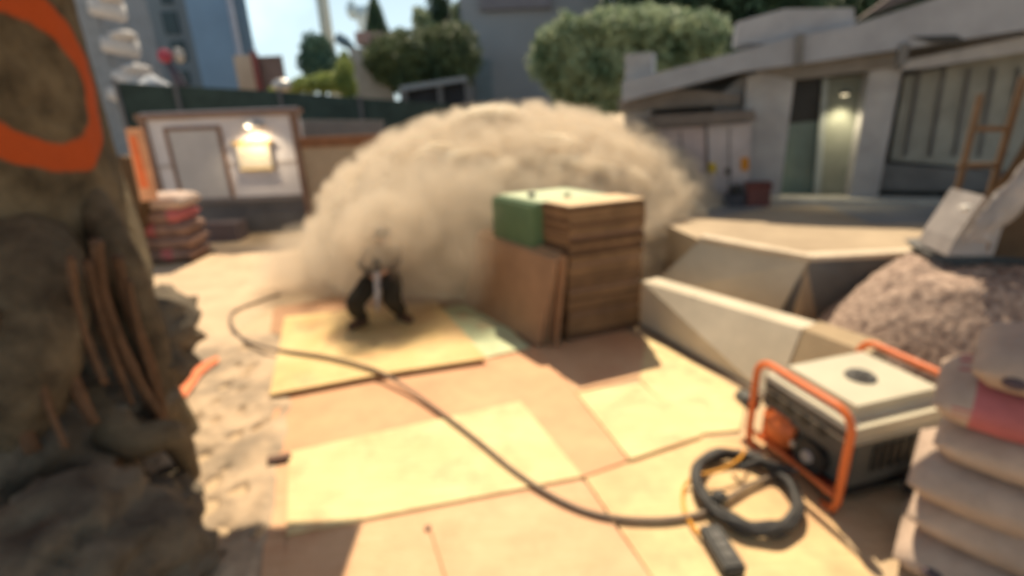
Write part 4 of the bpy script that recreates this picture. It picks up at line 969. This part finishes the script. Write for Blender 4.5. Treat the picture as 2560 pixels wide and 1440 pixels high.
# pergola: dark openings below hedge
pg = empty('colonnade', P(1080, 250, 23), 'dark colonnade with slim grey beam below the hedge', 'colonnade')
def tr(pts, Y, th, m_, nm):
    a = MB(); a.prism([P(x, y, Y) for x, y in pts], (0, th, 0)); return a.build(nm, m_, pg)
tr([(1000, 215), (1165, 190), (1165, 202), (1000, 228)], 21.5, .6, M['greyb'], 'beam')
tr([(1000, 224), (1170, 200), (1170, 330), (1000, 330)], 22.0, .3, mat('near_black', (.035, .035, .042)), 'dark_back')
for x in (1003, 1092, 1160): tr([(x, 222-(x-1000)*.12), (x+12, 220-(x-1000)*.12), (x+20, 300), (x+8, 300)], 21.6, .3, M['lowwall'], 'post')

# ---------------- vegetation ----------------
def blob(x, y, Y, rx, rz_, ry=None):
    return (P(x, y, Y), (rx, ry or rx, rz_))
def plant(name, label, cat, base, blobs, n, size, m, seed, trunk=None, group=None):
    r0 = empty(name, base, label, cat, group)
    leaves('crown', blobs, n, size, m, r0, seed)
    if trunk:
        pts, rr = trunk; a = MB(); a.tube(pts, rr, 8); 
        for c, r in blobs[:5]: a.tube([pts[-1], Vector(c)], [rr[-1]*.7, .03], 6)
        a.build('trunk', M['trunkb'], r0, True)
    return r0
def gb_(x, y, Y): q = P(x, y, Y); return Vector((q.x, q.y, 0))
# hedge behind colonnade
plant('hedge', 'dark clipped hedge with olive tops left of the grey building', 'hedge', gb_(1060, 200, 24),
      [blob(960, 150, 23.5, .9, .95), blob(1010, 150, 23.2, 1.1, 1.1), blob(1060, 155, 23, 1.1, 1.3), blob(1115, 145, 23, 1.1, 1.4), blob(1150, 130, 23.2, .9, 1.2), blob(1100, 200, 23.3, 1.3, .8), blob(1040, 200, 23.3, 1.2, .8), blob(1145, 100, 23.4, .7, .5)], 16000, .11, M['leaf_h'], 3, ([gb_(1080, 200, 24), P(1080, 180, 24)], [.2, .1]))
# big bush right of the centre
bush = [blob(1380, 150, 17, .75, .9), blob(1400, 110, 17, .8, .6), blob(1450, 90, 17, .85, .6), blob(1520, 75, 16.8, .95, .6), blob(1600, 70, 16.6, .95, .6), blob(1680, 75, 16.5, .9, .6), blob(1750, 85, 16.4, .85, .6), blob(1780, 110, 16.4, .5, .45),
        blob(1450, 170, 17, 1.0, .9), blob(1530, 170, 17, 1.1, .9), blob(1620, 150, 17, 1.1, .8), blob(1700, 140, 17, 1.1, .7), blob(1430, 230, 17.2, .7, .7), blob(1500, 240, 17.2, .8, .7), blob(1560, 230, 17.2, .7, .7)]
for k_ in range(22):
    xx = 1360+k_*20+random.uniform(-8, 8); bush.append(blob(xx, 78-28*math.sin((k_)/21*2.6)+random.uniform(-14, 14)+(22 if k_ < 3 else 0), 16.6, random.uniform(.25, .42), random.uniform(.22, .40)))
plant('large_shrub', 'wide leafy shrub with sunlit pale top beside grey building', 'shrub', gb_(1500, 250, 17), bush, 34000, .085, M['leaf_o'], 9, ([gb_(1480, 250, 17), P(1480, 200, 17)], [.15, .1]))
# dark trees behind
plant('dark_tree', 'big dark evergreen behind the large shrub, above the building roof', 'tree', gb_(1750, 100, 24), [blob(1600, 20, 24, 1.8, 1.2), blob(1720, 0, 24, 2.2, 1.7), blob(1850, 20, 24, 2.0, 1.6), blob(1980, -20, 24, 2.0, 1.4), blob(1650, -80, 24, 2.4, 1.4), blob(1900, -90, 24, 2.6, 1.4), blob(1560, -10, 24, .9, .5), blob(1760, 80, 24, 1.6, 1.0), blob(1870, 90, 24, 1.5, 1.1), blob(1800, 130, 24, 1.2, .9), blob(1940, 60, 24, 1.6, 1.2)], 20000, .15, M['leaf_d'], 13, ([gb_(1750, 100, 24), P(1750, 60, 24)], [.35, .2]))
plant('dark_tree', 'dark evergreen far behind the roof beam at top right', 'tree', gb_(2200, 100, 26), [blob(2080, -10, 26, 2.2, 1.2), blob(2200, -40, 26, 2.4, 1.4), blob(2320, -40, 26, 2.6, 1.6), blob(2200, 30, 26, 1.8, 1.4), blob(2420, -30, 26, 2.4, 1.4), blob(2520, -60, 26, 2.4, 1.4), blob(2100, 40, 26, 1.6, 1.2)], 14000, .16, M['leaf_d'], 15, ([gb_(2180, 100, 26), P(2180, -20, 26)], [.35, .2]))
# round tree left
plant('round_tree', 'small round blue green tree standing left of the mast', 'tree', gb_(800, 200, 32), [blob(793, 130, 32, .95, 1.0), blob(778, 160, 32, .8, .8), blob(810, 165, 32, 1.0, .8), blob(800, 105, 32, .55, .4), blob(835, 180, 32, .8, .6)], 7000, .10, mat('leaf_teal', (.05, .11, .09), col2=(.12, .2, .13), scale=1.4), 17, ([gb_(800, 200, 32), P(800, 150, 32)], [.2, .1]))
plant('yellow_bush', 'low yellow green bush sunlit along the fence top', 'bush', gb_(800, 220, 22), [blob(735, 218, 22, .5, .25), blob(770, 212, 22, .6, .32), blob(810, 208, 22, .6, .36), blob(840, 205, 22, .5, .4), blob(862, 185, 22, .35, .6), blob(870, 220, 22, .4, .5), blob(700, 225, 22, .4, .2)], 7000, .07, M['leaf_y'], 19, ([gb_(800, 220, 22), P(800, 215, 22)], [.1, .06]))
plant('yellow_bush', 'thin yellow green sapling against the low olive house', 'bush', gb_(868, 220, 23), [blob(868, 165, 23, .28, .4), blob(862, 145, 23, .2, .3)], 1500, .06, M['leaf_y'], 21, ([gb_(868, 220, 23), P(868, 160, 23)], [.06, .03]))
def cypress(x, ytop, ybase, Y, rr, label, seed):
    t_, b_ = P(x, ytop, Y), P(x, ybase, Y); h = t_.z-b_.z
    bl = [(Vector((b_.x, Y, b_.z+h*f)), (rr*(1-f)**.6+.06, rr*(1-f)**.6+.06, h*.10)) for f in [i/11 for i in range(12)]]
    plant('cypress', label, 'tree', Vector((b_.x, Y, 0)), bl, 5000, .09, M['leaf_d'], seed, ([Vector((b_.x, Y, 0)), Vector((b_.x, Y, b_.z+h*.7))], [.12, .05]), 'cypresses behind the hedge')
cypress(945, -10, 100, 30, .65, 'narrow pointed cypress against the sky, left of the two', 23)
cypress(1105, -150, 110, 29, .80, 'taller broad cypress rising behind the hedge', 24)
plant('pale_tree', 'sparse pale olive tree between the two cypresses', 'tree', gb_(1060, 100, 28), [blob(1055, 50, 28, .5, .5), blob(1045, 30, 28, .3, .3), blob(1070, 75, 28, .6, .4), blob(1145, 30, 28, .35, .5), blob(1150, 70, 28, .4, .4), blob(1000, 85, 28, .4, .3)], 3000, .09, M['leaf_o'], 27, ([gb_(1065, 100, 28), P(1065, 80, 28)], [.1, .05]))
# far water tower, distance haze painted into its pale blue
wt = empty('water_tower', gb_(900, 100, 90), 'far tower between mast and cypress, haze painted in as pale blue', 'tower')
a = MB(); q = P(918, 110, 90); a.tube([Vector((q.x, 90, 0)), Vector((q.x, 90, P(915, 100, 90).z)), P(908, 50, 90), P(900, 20, 90)], [.9, .8, 1.0, 1.2], 16); a.build('shaft', M['haze_b'], wt, True)  # pale blue colour stands for haze over the distance
a = MB(); a.ball(P(880, 25, 89), (.8, .8, 1.3), 3, .4, 1.5); a.ball(P(925, 30, 89), (.9, .8, 1.1), 3, .4, 1.5, 4); a.build('head', mat('haze_blue_head', (.42, .56, .66)), wt, True)
# dark blue crane bit
a = MB(); a.tube([P(842, 92, 35), P(862, 105, 35), P(885, 122, 35)], [.30, .34, .15], 10); o = a.build('bird_box', mat('slate_blue', (.12, .19, .25)), None, True); tag(o, 'slate blue branch like bracket above the house roof', 'bracket')
a = MB(); a.tube([P(885, 122, 35), Vector((P(885, 122, 35).x, 35, 0))], .08, 8); a.build('pole', M['dgray'], o)

# added unseen deck, put above the frame to cast the lower left shade
dk = empty('added_shade_deck', (-2.8, 3, 4.7), 'added timber deck out of view, casting the lower left shade', 'deck')
zd = 4.6; e1 = G(740, 1325, 0); oy = SUN.y/SUN.z*zd; ox = SUN.x/SUN.z*zd
sx1 = G(900, 1335, 0).x+ox; sy1 = G(820, 1330, 0).y+oy
a = MB(); a.box(((-5.5+sx1)/2, (sy1-1.0)/2, zd), (sx1+5.5, sy1+1.0, .06)); a.build('planks', M['lad'], dk)
for x, y in ((-5.3, -.8), (sx1-.2, -.8)):
    a = MB(); a.box((x, y, zd/2), (.12, .12, zd)); a.build('post', M['lad'], dk)

zr = 5.2; oy = SUN.y/SUN.z*zr
dk = empty('added_shade_canopy', (4.2, 2, zr), 'added timber canopy out of view, shading the near sacks', 'canopy')  # second added canopy, unseen, keeps sun off the near sacks
a = MB(); a.prism([(1.85, -.6, zr), (1.85, 1.95+oy, zr), (6.5, 1.95+oy, zr), (6.5, -.6, zr)], (0, 0, .06)); a.build('planks', M['lad'], dk)
for x, y in ((2.0, -.5), (6.4, -.5)):
    a = MB(); a.box((x, y, zr/2), (.12, .12, zr)); a.build('post', M['lad'], dk)
